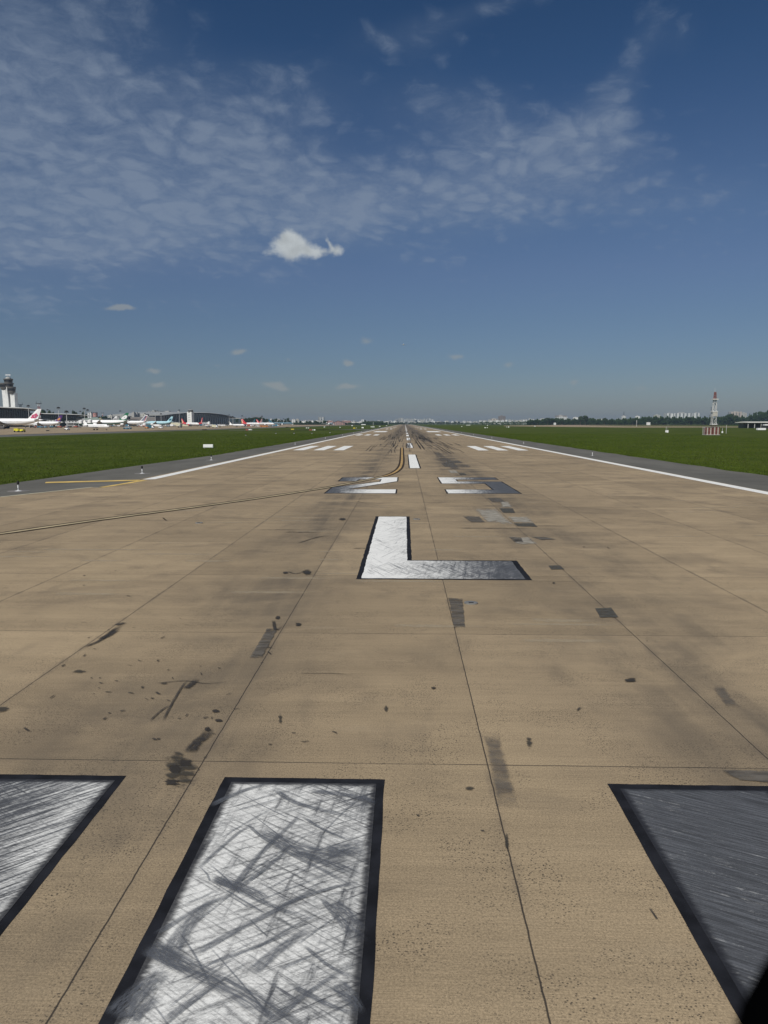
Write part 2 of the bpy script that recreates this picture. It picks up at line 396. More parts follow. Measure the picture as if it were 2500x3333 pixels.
sheet('parallel_taxiway', [(-134, 60), (-134, 432), (-127, 436), (-160, 436), (-134, 470), (-134, 3300), (-158, 3300), (-158, 60)], -.02, M_asph2, None, 'structure')
sheet('apron', [(-158, 60), (-158, 3300), (-900, 3300), (-900, 60)], -.028, M_apron, None, 'structure')
sheet('exit_taxiway', [G(745, 1402.2), G(745, 1401.2), G(1000, 1398.2), (-27.4, 520), (-27.4, 590), G(1000, 1399.2)], -.03, M_asph2, None, 'structure')
tw = [(1640, 1385.3), (1760, 1384.2), (1850, 1382.6), (2040, 1383.5), (2500, 1382.0), (2500, 1383.0), (2060, 1384.6), (1880, 1384.4), (2040, 1387.5), (2500, 1388.6), (2500, 1390.6), (2040, 1391.5), (1850, 1389.5), (1640, 1387.0)]
sheet('crossing_taxiway', [G(*p) for p in tw], -.03, M_apron, None, 'structure')
def poly_outline(name, black, white, wm, lab=None, z=.004):
    r = rw
    if black: o = sheet(name, black, z, M_black, rw); r = o
    o2 = sheet('white_paint' if black else name, white, z+.004, wm, r)
    if lab: (o if black else o2)['label'] = lab
def rag(x0, x1, y0, y1, n=60, a=.018):
    P = []
    def side(p, q, k):
        for i in range(k):
            s = i/k; P.append((p[0]+(q[0]-p[0])*s+random.uniform(-a, a), p[1]+(q[1]-p[1])*s+random.uniform(-a, a)))
    side((x0, y0), (x1, y0), 8); side((x1, y0), (x1, y1), n); side((x1, y1), (x0, y1), 14); side((x0, y1), (x0, y0), n)
    return P
CX = 1.12
bars = [(-2.27, -.24), (-5.5, -3.52), (-8.8, -6.8), (-12.1, -10.1), (2.53, 4.55), (5.85, 7.85), (9.1, 11.1), (12.4, 14.4)]
labs = ['central white stripe crossed by dark tyre scuffs', 'left white stripe heavily streaked with rubber']
for i, (a, b_) in enumerate(bars):
    heavy = {0: (.6, .8, -2.1, -.4), 1: (1.45, .95, -4.9, -3.6), 4: (1.6, 1.8, 2.6, 4.4), 5: (.9, .6, 6, 8)}.get(i, (.1, .1, -1, 1))
    wbox = (a+.14, b_-.12, -26, 8.66)
    pm = paint('stripe_paint_%d' % i, *heavy, box=wbox, seed=i*3., w1=-.14 if i == 1 else 0., w2=-.2 if i == 4 else 0., w3=-.16 if i in (1, 4) else -.03, r2=-.75 if i == 1 else -.55, r1=.5 if i == 4 else .62)
    yb = (8.80, 8.80)[0]-(.0 if i < 4 else .04)
    k = random.random()
    poly_outline('threshold_stripe', rag(a, b_, -21.5, yb+.01, 120, .006), [(a+.12, -21.3), (b_-.1, -21.3), (b_-.1, yb-.12), (a+.12, yb-.12)], pm, labs[i] if i < 2 else ('stripe almost black with rubber' if i == 4 else None))
def ragpoly(pts, amp, step=.22):
    out = []
    for i in range(len(pts)):
        p, q = pts[i], pts[(i+1) % len(pts)]; L = math.hypot(q[0]-p[0], q[1]-p[1]); n = max(1, int(L/step))
        for k in range(n):
            s_ = k/n; a = amp if k else 0.; out.append((p[0]+(q[0]-p[0])*s_+random.uniform(-a, a), p[1]+(q[1]-p[1])*s_+random.uniform(-a, a)))
    return out
def inset(black, ix, iy):      # axis aligned: shrink by ix in X on both sides and iy in Y
    pts = black; n = len(pts); out = []
    A = sum(pts[i][0]*pts[(i+1) % n][1]-pts[(i+1) % n][0]*pts[i][1] for i in range(n)); sg = 1 if A > 0 else -1
    for i in range(n):
        p, q, r = pts[i-1], pts[i], pts[(i+1) % n]
        def off(a, b):
            d = (b[0]-a[0], b[1]-a[1]); L = math.hypot(*d); nx, ny = -d[1]/L*sg, d[0]/L*sg
            w_ = ix*abs(nx)+iy*abs(ny)
            return (a[0]+nx*w_, a[1]+ny*w_, d[0], d[1])
        a, b = off(p, q), off(q, r)
        den = a[2]*b[3]-a[3]*b[2]
        s = ((b[0]-a[0])*b[3]-(b[1]-a[1])*b[2])/den if abs(den) > 1e-6 else 1.
        out.append((a[0]+a[2]*s, a[1]+a[3]*s))
    return out
Lb = [(-1.39, 20.8), (3.66, 20.8), (3.66, 23.84), (.24, 23.84), (.24, 35.26), (-1.39, 35.26)]
poly_outline('designator_letter', ragpoly(Lb, .014), ragpoly([(-1.24, 20.92), (3.48, 20.92), (3.48, 23.71), (.09, 23.71), (.09, 35.13), (-1.24, 35.13)], .016), paint('letter_paint', .25, 1.3, -.9, 3.3, seed=2., r1=1.0, r2=-.9), 'letter L')
T2 = [(-5.18, 46.85), (-.5, 46.95), (-.5, 50.05), (-3.75, 50.0), (-.5, 56.9), (-.5, 61.3), (-5.2, 61.1), (-5.2, 56.85), (-3.72, 56.88), (-3.55, 58.82), (-1.95, 58.86), (-1.97, 56.6), (-5.15, 51.5)]
poly_outline('designator_numeral', ragpoly(T2, .02, .3), ragpoly(inset(T2, .10, .16), .02, .3), paint('two_paint', 1.35, .15, -4.9, -1.6, seed=5.), 'numeral 2')
T5 = [(2.68, 47.0), (7.5, 47.0), (7.5, 56.95), (4.14, 56.95), (4.14, 58.82), (7.5, 58.82), (7.5, 61.3), (2.68, 61.3), (2.68, 54.85), (5.93, 54.85), (5.93, 50.0), (2.68, 50.0)]
poly_outline('designator_numeral', ragpoly(T5, .02, .3), ragpoly(inset(T5, .10, .16), .02, .3), paint('five_paint', .35, 1.4, 3.2, 6.4, seed=8.), 'numeral 5')
PW1 = paint('stripe_white', .05, .2, -1, 2.5, seed=11.); PW2 = paint('marking_white', -.35, -.3, -20, 20, (.78, .78, .75), seed=12.)
for k in range(34):
    y0 = 73.6+62.2*k
    if k < 6:
        poly_outline('centreline_stripe', rag(.40, 1.64, y0, y0+33, 40, .02), rag(.52, 1.5, y0+.3, y0+32.7, 40, .01), PW1)
    else:
        sheet('centreline_stripe', [(.5, y0), (1.5, y0), (1.5, y0+33), (.5, y0+33)], .008, PW1, rw)
for y0, y1, n in ((123.5, 147, 3), (277, 304, 3), (575, 630, 2), (730, 785, 2), (880, 935, 1)):
    for s in (-1, 1):
        for k in range(n):
            xa = (12.25, 15.5, 18.85)[k]-CX; xb = xa+1.75
            xs = sorted((CX+.0+s*xa*(1. if s > 0 else 1.02), CX+s*xb*(1. if s > 0 else 1.02)))
            sheet('touchdown_stripe', [(xs[0], y0), (xs[1], y0), (xs[1], y1), (xs[0], y1)], .008, PW2, rw)
for xa, xb in ((-16.6, -10.0), (12.2, 19.)):
    sheet('aiming_point_bar', [(xa, 384), (xb, 384), (xb, 436), (xa, 436)], .008, PW2, rw)
sheet('edge_line', [(-20.95, 58.2), (-20.05, 58.6), (-20.05, 3200), (-20.95, 3200)], .008, PW2, rw)
sheet('edge_line', [(22.85, -60), (23.75, -60), (23.75, 3200), (22.85, 3200)], .008, PW2, rw)
# ------------------------------------------------------------------ lines, patches, stains
def strip(pts, w0, w1=None, n=0):
    """ribbon along ground points -> (MB, uv)"""
    w1 = w0 if w1 is None else w1
    if n:
        P = [np.array(p) for p in pts]; o = []
        P = [2*P[0]-P[1]]+P+[2*P[-1]-P[-2]]
        for i in range(1, len(P)-2):
            for k in range(n):
                s = k/n; a, b, c, d = P[i-1:i+3]
                o.append(.5*((2*b)+(-a+c)*s+(2*a-5*b+4*c-d)*s*s+(-a+3*b-3*c+d)*s**3))
        o.append(P[-2]); pts = [tuple(q) for q in o]
    return pts
def ribbon(mb, uv, pts, w0, w1, z, off=0.):
    n = len(pts); b = len(mb.v)
    for i, p in enumerate(pts):
        a = pts[max(i-1, 0)]; c = pts[min(i+1, n-1)]; dx_, dy_ = c[0]-a[0], c[1]-a[1]; L = math.hypot(dx_, dy_)+1e-9
        nx, ny = -dy_/L, dx_/L; wd = (w0+(w1-w0)*i/(n-1))/2
        mb.v += [(p[0]+nx*(off-wd), p[1]+ny*(off-wd), z), (p[0]+nx*(off+wd), p[1]+ny*(off+wd), z)]
        uv += [(i/(n-1), 0.), (i/(n-1), 1.)]
    for i in range(n-1):
        mb.f.append((b+2*i, b+2*i+2, b+2*i+3, b+2*i+1)); mb.mi.append(0)
M_yel = M('yellow_paint', (.40, .26, .10), .8, .25, 1.2)
M_yelb = M('bright_yellow_paint', (.60, .42, .13), .8, .2, 1.)
M_yel2 = M('faded_yellow_paint', (.40, .33, .20), .8, .2, 1.)
leadpx = [(1308.6, 1457), (1308.6, 1480), (1308.2, 1502), (1303, 1520.5), (1287.5, 1535.6), (1263, 1546.5), (1239, 1552.5), (1191, 1563), (1070.6, 1586), (1000, 1597.5), (844, 1621.6), (603, 1655), (362, 1687), (181, 1712), (0, 1738)]
lead = strip([G(*p) for p in leadpx], .1, None, 5)
lead += [(lead[-1][0]-8, lead[-1][1]-2.4), (lead[-1][0]-40, lead[-1][1]-9)]
n_far = 30
mb, uv = MB(), []; ribbon(mb, uv, lead, .66, .72, .010); o = mb.build('taxi_lead_line', M('brown_black_paint', (.045, .034, .024), .85, .4, 3., 0., .12), rw, uv=uv); o['label'] = 'black-edged yellow line curving off the runway'
mb, uv = MB(), []; ribbon(mb, uv, lead[:n_far], .24, .24, .014); mb.build('yellow_paint', M_yel, o, uv=uv)
mb, uv = MB(), []; ribbon(mb, uv, lead[n_far-1:], .24, .30, .014); mb.build('yellow_paint', M_yel2, o, uv=uv)
for nm, pts, w0, w1, mt in (('taxiway_edge_line', [(470, 1563), (400, 1575.5), (328, 1587)], .55, .45, M_yelb), ('taxiway_edge_line', [(328, 1587), (300, 1586), (180, 1599), (0, 1618)], .22, .22, M('pale_line_paint', (.55, .5, .36), .8)), ('shoulder_chevron_line', [(148, 1571), (300, 1567), (455, 1563.5)], 1.3, 1.2, M_yelb)):
    mb, uv = MB(), []; ribbon(mb, uv, [G(*p) for p in pts], w0, w1, .012); mb.build(nm, mt, rw, uv=uv)
def overlay_mat(name, c, a, kind='quad', grain=3., c2=None, soft=.1, thr=.3):
    m, t, b = newmat(name)
    tc = t.new('ShaderNodeTexCoord'); co = tc.outputs['Object']; uu, vv, _ = t.sep(tc.outputs['UV'])
    n = t.noise(t.map(co, (1, 1.6, 1)), grain, 5, .65)
    if kind == 'quad':
        d = t.m('MINIMUM', t.m('MINIMUM', uu, t.sub(1., uu)), t.m('MINIMUM', vv, t.sub(1., vv)))
        al = t.mr(t.add(d, t.mul(t.sub(n, .5), thr)), 0., soft)
        al = t.mul(al, t.mr(n, .3, .65, .55, 1.))
    elif kind == 'blob':
        a1 = t.sub(uu, .5); b1 = t.sub(vv, .5); d = t.m('SQRT', t.add(t.mul(a1, a1), t.mul(b1, b1)))
        al = t.mr(t.add(d, t.mul(t.sub(n, .5), thr*1.6)), .42-soft, .42+.02, 1., 0.)
    else:                       # streak along u
        sn = t.noise(t.comb(t.mul(uu, 5.), t.mul(vv, grain), t.mul(t.sep(co)[1], .05)), 1.6, 5, .7)
        ev = t.mr(t.mul(t.m('MINIMUM', vv, t.sub(1., vv)), 2.), 0., .55)
        eu = t.mul(t.mr(uu, 0., .14), t.mr(uu, 1., .55))
        al = t.mul(t.mul(ev, eu), t.mr(sn, thr, thr+.28))
    cc = c+(1,)
    if c2: cc = t.mix(t.mr(t.noise(t.map(co, (.8, 2.5, 1)), grain*.8, 5, .6), .35, .65), c+(1,), c2+(1,))
    t.put(b.inputs['Base Color'], cc); b.inputs['Roughness'].default_value = .75; b.inputs['Specular IOR Level'].default_value = .3
    t.put(b.inputs['Alpha'], t.mul(al, a))
    return m
O_dark = overlay_mat('dark_patch', (.07, .064, .056), .88, c2=(.15, .135, .115))
O_dark2 = overlay_mat('asphalt_patch', (.055, .055, .05), .93, c2=(.085, .083, .072), grain=6., thr=.12, soft=.03)
O_grey = overlay_mat('grey_patch', (.40, .375, .32), .9, c2=(.27, .25, .21), thr=.6, soft=.2)
O_soft = overlay_mat('soft_patch', (.10, .09, .082), .62, c2=(.15, .135, .115), soft=.3, thr=.4)
O_tar = overlay_mat('tar_stain', (.036, .032, .028), .85, 'blob', 7., soft=.12, thr=.62)
O_oil = overlay_mat('oil_stain', (.05, .046, .038), .75, 'blob', 5., soft=.25, thr=.8)
O_scuff = overlay_mat('tyre_scuff', (.12, .13, .15), .68, 'streak', 9., thr=.30)
O_skid = overlay_mat('skid_mark', (.035, .033, .032), .85, 'streak', 6., thr=.28)
O_skid2 = overlay_mat('faint_skid', (.05, .046, .043), .6, 'streak', 5., thr=.36)
ZO = [.016]
def nz():
    ZO[0] += .00003; return ZO[0]
def patch(name, pts, mat, k=.6636, fn=None):
    P = [(fn(*p) if fn else G(p[0]/k, p[1]/k)) for p in pts]
    z = nz(); N = 6; b = MB(); uv = []
    for i in range(N+1):
        for j in range(N+1):
            s, q = i/N, j/N
            x_ = (1-s)*(1-q)*P[0][0]+s*(1-q)*P[1][0]+s*q*P[2][0]+(1-s)*q*P[3][0]
            y_ = (1-s)*(1-q)*P[0][1]+s*(1-q)*P[1][1]+s*q*P[2][1]+(1-s)*q*P[3][1]
            b.v.append((x_, y_, z)); uv.append((s, q))
    for i in range(N):
        for j in range(N):
            a = i*(N+1)+j; b.f.append((a, a+N+1, a+N+2, a+1)); b.mi.append(0)
    return b.build(name, mat, rw, uv=uv)
for pts, mt in (([(967, 1292), (1000, 1292), (1006, 1360), (980, 1360)], O_dark), ([(1040, 1580), (1078, 1580), (1126, 1756), (1074, 1756)], O_soft),
                ([(577, 1357), (602, 1358), (565, 1423), (538, 1423)], O_dark), ([(1285, 1315), (1320, 1313), (1337, 1335), (1296, 1335)], O_dark2),
                ([(1184, 1222), (1210, 1222), (1220, 1231), (1190, 1231)], O_dark2), ([(1553, 1664), (1700, 1667), (1760, 1700), (1590, 1687)], O_dark),
                ([(1530, 1480), (1560, 1478), (1600, 1530), (1570, 1532)], O_soft)):
    patch('repair_patch', pts, mt)
for pts, mt in (([(1290, 400), (1390, 400), (1440, 435), (1330, 433)], O_dark), ([(1380, 475), (1480, 475), (1500, 510), (1410, 508)], O_dark2),
                ([(1200, 480), (1360, 476), (1500, 600), (1290, 580)], O_grey), ([(1115, 533), (1240, 533), (1290, 580), (1180, 578)], O_dark),
                ([(1430, 532), (1600, 535), (1635, 585), (1480, 580)], O_grey), ([(1485, 583), (1630, 583), (1660, 610), (1510, 606)], O_dark2),
                ([(1450, 680), (1600, 682), (1680, 740), (1490, 735)], O_grey), ([(1450, 683), (1540, 683), (1560, 722), (1490, 722)], O_dark),
                ([(1600, 680), (1720, 684), (1800, 702), (1690, 706)], O_dark), ([(1390, 425), (1450, 428), (1480, 470), (1400, 470)], O_grey),
                ([(900, 65), (950, 65), (1000, 110), (930, 112)], O_soft), ([(940, 108), (1010, 108), (1050, 135), (955, 138)], O_soft), ([(1000, 130), (1090, 130), (1130, 150), (1010, 152)], O_dark), ([(965, 140), (1050, 142), (1090, 166), (985, 166)], O_soft), ([(1080, 158), (1160, 160), (1195, 180), (1110, 182)], O_soft), ([(1010, 172), (1080, 172), (1110, 196), (1030, 196)], O_soft),
                ([(1010, 200), (1075, 200), (1095, 225), (1030, 225)], O_grey), ([(1090, 222), (1130, 222), (1150, 234), (1100, 234)], O_dark2), ([(960, 150), (1060, 150), (1090, 180), (990, 178)], O_dark)):
    patch('repair_patch', pts, mt, fn=Z7)
def blobp(cx_, cy_, rx, ry, mt, ang=0., name='oil_stain'):
    if rx < 30: rx *= .8; ry *= .8
    c = [(cx_+(a*rx*cos(ang)-b*ry*sin(ang)), cy_+(a*rx*sin(ang)+b*ry*cos(ang))) for a, b in ((-1, 1), (1, 1), (1, -1), (-1, -1))]
    return patch(name, c, mt)
for q in ((388, 1664, 40, 42, O_oil), (400, 1650, 20, 11, O_tar), (370, 1692, 24, 9, O_tar), (378, 1664, 18, 14, O_tar), (464, 1538, 13, 6.5, O_tar), (472, 1558, 12, 5, O_tar), (448, 1577, 9, 8, O_tar),
          (644, 1350, 10, 5, O_tar), (600, 1335, 8, 5, O_tar), (663, 1237, 16, 10, O_oil), (616, 1238, 9, 4, O_tar), (664, 1238, 12, 6, O_tar), (740, 1122, 11, 4, O_tar), (936, 1488, 10, 4.5, O_tar), (1362, 1471, 18, 7, O_tar),
          (1143, 1607, 10, 16, O_oil), (1014, 1704, 14, 6, O_oil), (605, 1555, 6, 18, O_oil), (1196, 1330-70, 6, 3, O_oil), (1094, 1820, 6, 26, O_oil), 
          (2, 1535, 26, 10, O_oil), (834, 1532, 6, 9, O_oil), (1118, 1168, 14, 3, O_oil), (355, 1478, 16, 4, O_oil), (170, 1452, 22, 5, O_oil)):
    blobp(*q)
# narrow dark dribbles beside the left joint, cracks and scrapes
scr = MB(); suv = []
def scrape(pts, w_, k=.6636, taper=1.):
    ribbon(scr, suv, strip([G(a/k, b/k) for a, b in pts], 0, None, 4), w_, w_*taper, nz())
for pts, w_ in (([(408, 1630), (425, 1605), (445, 1590), (450, 1570)], .22), ([(180, 1400), (215, 1385), (245, 1362), (276, 1345)], .12), ([(215, 1383), (240, 1370), (258, 1354)], .2), ([(620, 1235), (640, 1240), (665, 1232)], .08), ([(250, 1352), (262, 1348), (275, 1346)], .18),
                ([(350, 1562), (372, 1520), (395, 1482), (408, 1470)], .05), ([(322, 1560), (350, 1535), (372, 1522)], .04), ([(400, 1490), (415, 1478), (428, 1466)], .16), ([(330, 1478), (400, 1472), (450, 1478), (520, 1470)], .035),
                ([(1420, 2090-100), (1400, 1960)], .03), ([(840, 1250), (1200, 1257), (1400, 1262)], .03), ([(640, 1456), (720, 1456), (756, 1459)], .03), ([(590, 1340), (596, 1362), (610, 1352)], .1), ([(360, 1126), (352, 1119), (364, 1128)], .08),
                ([(350, 1090), (580, 1072)], .03), ([(716, 1085), (765, 1083), (790, 1087), (820, 1086)], .08), ([(640, 1175), (690, 1160), (720, 1158)], .1)):
    scrape(pts, w_)
rs = random.Random(3)
for _ in range(70):
    cx_ = rs.gauss(330, 130); cy_ = rs.gauss(1480, 95)
    if rs.random() < .3: cx_, cy_ = rs.uniform(100, 1600), rs.uniform(1150, 1900)
    if cy_ > 1660 and not (850 < cx_ < 1280): continue
    a = rs.gauss(-.35, .8); L = rs.uniform(1.5, 11)*(cy_-900)/600
    scrape([(cx_-L*cos(a), cy_-L*sin(a)*.5), (cx_, cy_+rs.uniform(-2, 2)), (cx_+L*cos(a), cy_+L*sin(a)*.5)], rs.uniform(.015, .06))
scr.build('scrape_marks', O_skid, rw, uv=suv)
# scuffs over the central stripe: px of the photo, width in metres at both ends
sw = MB(); wuv = []
def Q(x_, y_): return G(x_/1.3272, 2480+y_/1.3272)
for pts, w0, w1 in (([(1060, 265), (1130, 330), (1250, 400), (1450, 505), (1600, 600)], .05, .07), ([(1100, 290), (1260, 370), (1420, 410), (1600, 415)], .16, .42), ([(1250, 390), (1400, 440), (1600, 510)], .1, .2),
                    ([(905, 500), (1050, 570), (1200, 640), (1440, 715)], .12, .05), ([(905, 505), (1100, 570), (1170, 610)], .16, .08), ([(630, 790), (800, 890), (1000, 990), (1230, 1140), (1400, 1260)], .2, .26), ([(640, 800), (760, 880), (860, 900)], .25, .1),
                    ([(1380, 590), (1470, 690), (1580, 810)], .05, .2), ([(1430, 610), (1500, 660), (1590, 760)], .16, .1), ([(1310, 800), (1420, 890), (1560, 960)], .04, .05), ([(1450, 960), (1520, 1040), (1570, 1110)], .2, .1), ([(1180, 120), (1300, 190), (1640, 270)], .1, .1),
                    ([(900, 200), (1050, 130), (1200, 90)], .12, .08), ([(700, 880), (830, 690), (960, 570)], .26, .1), ([(800, 860), (1050, 720), (1300, 590), (1460, 470)], .1, .08), ([(480, 1120), (620, 990), (740, 890)], .3, .18), ([(560, 1130), (700, 1010)], .14, .12),
                    ([(1070, 930), (1230, 800), (1400, 690)], .16, .1), ([(960, 620), (1100, 430), (1240, 290), (1330, 200)], .1, .06), ([(1020, 560), (1180, 440), (1260, 370)], .07, .05), ([(660, 760), (860, 640), (1050, 560)], .08, .08),
                    ([(1300, 240), (1420, 310), (1560, 360)], .05, .06), ([(1330, 130), (1500, 150), (1640, 190)], .12, .12), ([(1560, 150), (1620, 190)], .1, .1), ([(840, 480), (1020, 320), (1120, 260)], .06, .05), ([(1180, 640), (1400, 560), (1600, 520)], .05, .07), ([(850, 900), (1150, 790), (1330, 700)], .05, .05), ([(700, 1130), (960, 950)], .08, .1), ([(1250, 970), (1420, 1060), (1560, 1110)], .07, .05), ([(1180, 1130), (1340, 1000), (1560, 860)], .07, .07), ([(1400, 400), (1600, 370)], .3, .35)):
    ribbon(sw, wuv, strip([Q(*p) for p in pts], 0, None, 6), w0, w1, nz())
rs = random.Random(11)
for _ in range(34):
    x_ = rs.uniform(-2.05, -.9); y_ = rs.uniform(4.2, 8.2); a = rs.choice((.75, .95, 1.1, 2.3, 2.5, .6)); L = rs.uniform(.3, 1.3)
    e = (min(max(x_+L*cos(a), -2.1), -.4), min(y_+L*sin(a), 8.5))
    ribbon(sw, wuv, strip([(x_, y_), ((x_+e[0])/2+rs.uniform(-.04, .04), (y_+e[1])/2), e], 0, None, 4), rs.uniform(.012, .03), rs.uniform(.012, .03), nz())
# thin scratches over the letter L
for _ in range(95):
    leg = rs.random() < .6
    x_ = rs.uniform(-1.1, 2.8) if leg else rs.uniform(-1.15, -.3); y_ = rs.uniform(21., 22.2) if leg else rs.uniform(21.2, 33)
    a = rs.choice((1.0, 1.1, 1.2, 1.25, 1.95, 2.05)) if not leg else rs.gauss(2.05, .12); L = rs.uniform(1.5, 5.)
    x1, x2, y2 = (-1.15, 3.4, 23.6) if leg else (-1.2, .05, 35.)
    k = min(L, (y2-y_)/sin(a), ((x2-x_)/cos(a) if cos(a) > 0 else (x1-x_)/cos(a)))
    if k < .3: continue
    e = (x_+k*cos(a), y_+k*sin(a))
    ribbon(sw, wuv, [(x_, y_), ((x_+e[0])/2+rs.uniform(-.03, .03), (y_+e[1])/2), e], rs.uniform(.010, .03), rs.uniform(.010, .025), nz())
sw.build('tyre_scuffs', O_scuff, rw, uv=wuv)
# long skid marks where the wheels touch down
sk = MB(); kuv = []; sk2 = MB(); kuv2 = []
for _ in range(230):
    side = rs.choice((-1, 1, 1)); x_ = CX+side*abs(rs.gauss(4.2, 2.6)); y_ = 100+rs.expovariate(1/230.)
    if y_ < 130 and rs.random() < .6: y_ += 90
    L = rs.uniform(18, 75)*(.6+y_/400); drift = rs.gauss(0, .35)
    p = [(x_, y_), (x_+drift*.5+rs.uniform(-.1, .1), y_+L*.5), (x_+drift, y_+L)]
    q = (sk, kuv) if rs.random() < .5 else (sk2, kuv2)
    ribbon(q[0], q[1], p, rs.uniform(.14, .4), rs.uniform(.12, .3), nz())
    if rs.random() < .4: ribbon(q[0], q[1], [(a+.55, b) for a, b in p], .2, .15, nz())
for xx, yy, L in ((-5.0, 150, 12), (-2.2, 142, 9), (5.2, 140, 14), (7.6, 150, 22), (9.8, 150, 30), (11.4, 150, 25), (8.8, 160, 40), (6.4, 170, 50), (-1.6, 128, 5), (-3.9, 128, 4), (5.6, 126, 6)):
    ribbon(sk, kuv, [(xx, yy), (xx-.1, yy+L*.5), (xx-.2, yy+L)], .45, .25, nz())
# paler and darker smears across the slabs
for _ in range(36):
    x_ = rs.uniform(-19, 21); y_ = rs.uniform(22, 120); L = rs.uniform(1., 3.7)
    ribbon(sk2, kuv2, [(x_, y_), (x_+L/2, y_+rs.uniform(-.1, .1)), (x_+L, y_)], rs.uniform(.15, .6), .3, .0008+_*.00001)
sk.build('skid_marks', O_skid, rw, uv=kuv); sk2.build('faint_skid_marks', O_skid2, rw, uv=kuv2)
O_pale = overlay_mat('pale_smear', (.44, .37, .26), .55, 'streak', 5., thr=.3)
ps = MB(); puv = []
for _ in range(220):
    x_ = rs.uniform(-19, 21); y_ = rs.uniform(14, 125); L = rs.uniform(.8, 3.7)
    ribbon(ps, puv, [(x_, y_), (x_+L/2, y_+rs.uniform(-.05, .05)), (x_+L, y_)], rs.uniform(.1, .5), .3, .0016+_*.00001)
ps.build('pale_smears', O_pale, rw, uv=puv)
# inset lights in the slabs
M_steel = M('steel', (.35, .34, .31), .45, .2, 4., .6); M_dk = M('dark_metal', (.03, .03, .032), .6)
def inset_light(px, py, r=.17):
    x_, y_ = DS(px, py); tt = thing('inset_light', 'inset light', 'runway light', (x_, y_, .0))
    MB().lathe([(r, .0), (r, .022), (r*.72, .034), (r*.2, .036)], 20).build('housing', M_steel, tt)
    MB().box(-r*.35, r*.35, -r*.7, -r*.3, .03, .045).build('lens', M_dk, tt); return tt
for px, py, lb in ((1017, 1303, 'round steel light set flush beside a dark patch near the centre joint'), (430, 1130, 'pale inset light left of the letter L, in bare concrete'), (900, 1122, 'inset light right above the upright of the letter L')):
    inset_light(px, py)['label'] = lb

# ------------------------------------------------------------------ grass blades
def blades(name, n, xr, yr, seed, side):
    g = np.random.default_rng(seed)
    y_ = yr[0]*(yr[1]/yr[0])**g.random(n)
    ed = np.where(y_ < 105, 31.1 if side > 0 else 27+(105-y_)*.05, 31.0 if side > 0 else 27.0)
    x_ = ed+(xr-ed)*g.random(n)**1.6*np.minimum(1, .35+y_/160.)
    x_ = x_*side
    s = np.clip(y_/55., .9, 6.)
    h_ = (.05+.07*g.random(n))*np.clip(y_/90, 1, 1.3); ww = (.012+.016*g.random(n))*s**.6
    an = g.random(n)*2*pi; lx = (g.random(n)-.5)*.16; ly = (g.random(n)-.5)*.16
    v_ = np.empty((n, 3, 3), np.float32)
    v_[:, 0] = np.stack([x_-ww*np.cos(an), y_-ww*np.sin(an), np.full(n, -.05)], 1)
    v_[:, 1] = np.stack([x_+ww*np.cos(an), y_+ww*np.sin(an), np.full(n, -.05)], 1)
    v_[:, 2] = np.stack([x_+lx, y_+ly, -.05+h_], 1)
    me = bpy.data.meshes.new(name); me.vertices.add(3*n); me.vertices.foreach_set('co', v_.ravel())
    me.loops.add(3*n); me.loops.foreach_set('vertex_index', np.arange(3*n, dtype=np.int32))
    me.polygons.add(n); me.polygons.foreach_set('loop_start', np.arange(0, 3*n, 3, dtype=np.int32))
    me.update(calc_edges=True); me.materials.append(M_blade)
    o = bpy.data.objects.new(name, me); col.objects.link(o)
    return tag(o, 'short green grass growing beside the grey shoulder', 'grass', None, 'stuff')
m, t_, b_ = newmat('grass_blade'); co_ = t_.new('ShaderNodeTexCoord').outputs['Object']
t_.put(b_.inputs['Base Color'], t_.mix(t_.mr(t_.noise(co_, .55, 7, .75), .34, .66), (.034, .058, .004, 1), (.088, .128, .014, 1))); b_.inputs['Roughness'].default_value = .9
b_.inputs['Specular IOR Level'].default_value = .15
M_blade = m
blades('grass', 150000, 120., (40., 330.), 1, -1); blades('grass', 150000, 110., (46., 330.), 2, 1)

# ------------------------------------------------------------------ trees
M_leaf = []
for k, (a, b) in enumerate((((.016, .034, .012), (.036, .062, .02)), ((.02, .038, .016), (.045, .066, .028)))):
    m, t_, b_ = newmat('foliage_%s' % ('dark', 'grey')[k]); co_ = t_.new('ShaderNodeTexCoord').outputs['Object']
    t_.put(b_.inputs['Base Color'], t_.mix(t_.mr(t_.noise(co_, .5, 4, .7), .3, .7), a+(1,), b+(1,))); b_.inputs['Roughness'].default_value = .9; b_.inputs['Specular IOR Level'].default_value = .1
    M_leaf.append(m)
M_bark = M('bark', (.10, .08, .06), .9)
def crown_mesh(rs_, n=620, w_=5., h_=7., z0=3., lobes=7, leaf=.75):
    b = MB(); L = []
    for k in range(lobes):
        a = rs_.uniform(0, 2*pi); q = rs_.uniform(.1, .75)*w_
        L.append((q*cos(a), q*sin(a), z0+rs_.uniform(.25, .85)*h_, rs_.uniform(.28, .5)*w_))
    L.append((0, 0, z0+h_*.6, w_*.55))
    for _ in range(n):
        c = rs_.choice(L); th = rs_.uniform(0, 2*pi); ph = math.acos(rs_.uniform(-.7, 1)); rr = c[3]*rs_.uniform(.65, 1.08)
        p = np.array((c[0]+rr*sin(ph)*cos(th), c[1]+rr*sin(ph)*sin(th), c[2]+rr*.8*cos(ph)))
        nn = np.array((sin(ph)*cos(th)+rs_.uniform(-.5, .5), sin(ph)*sin(th)+rs_.uniform(-.5, .5), cos(ph)+rs_.uniform(-.3, .6))); nn /= np.linalg.norm(nn)
        u_ = np.cross(nn, (rs_.random(), rs_.random(), rs_.random())); u_ /= np.linalg.norm(u_)+1e-9; v_ = np.cross(nn, u_); s = leaf*rs_.uniform(.5, 1.2)
        b.face([p-u_*s, p-v_*s*.7, p+u_*s, p+v_*s*.7])
    return b
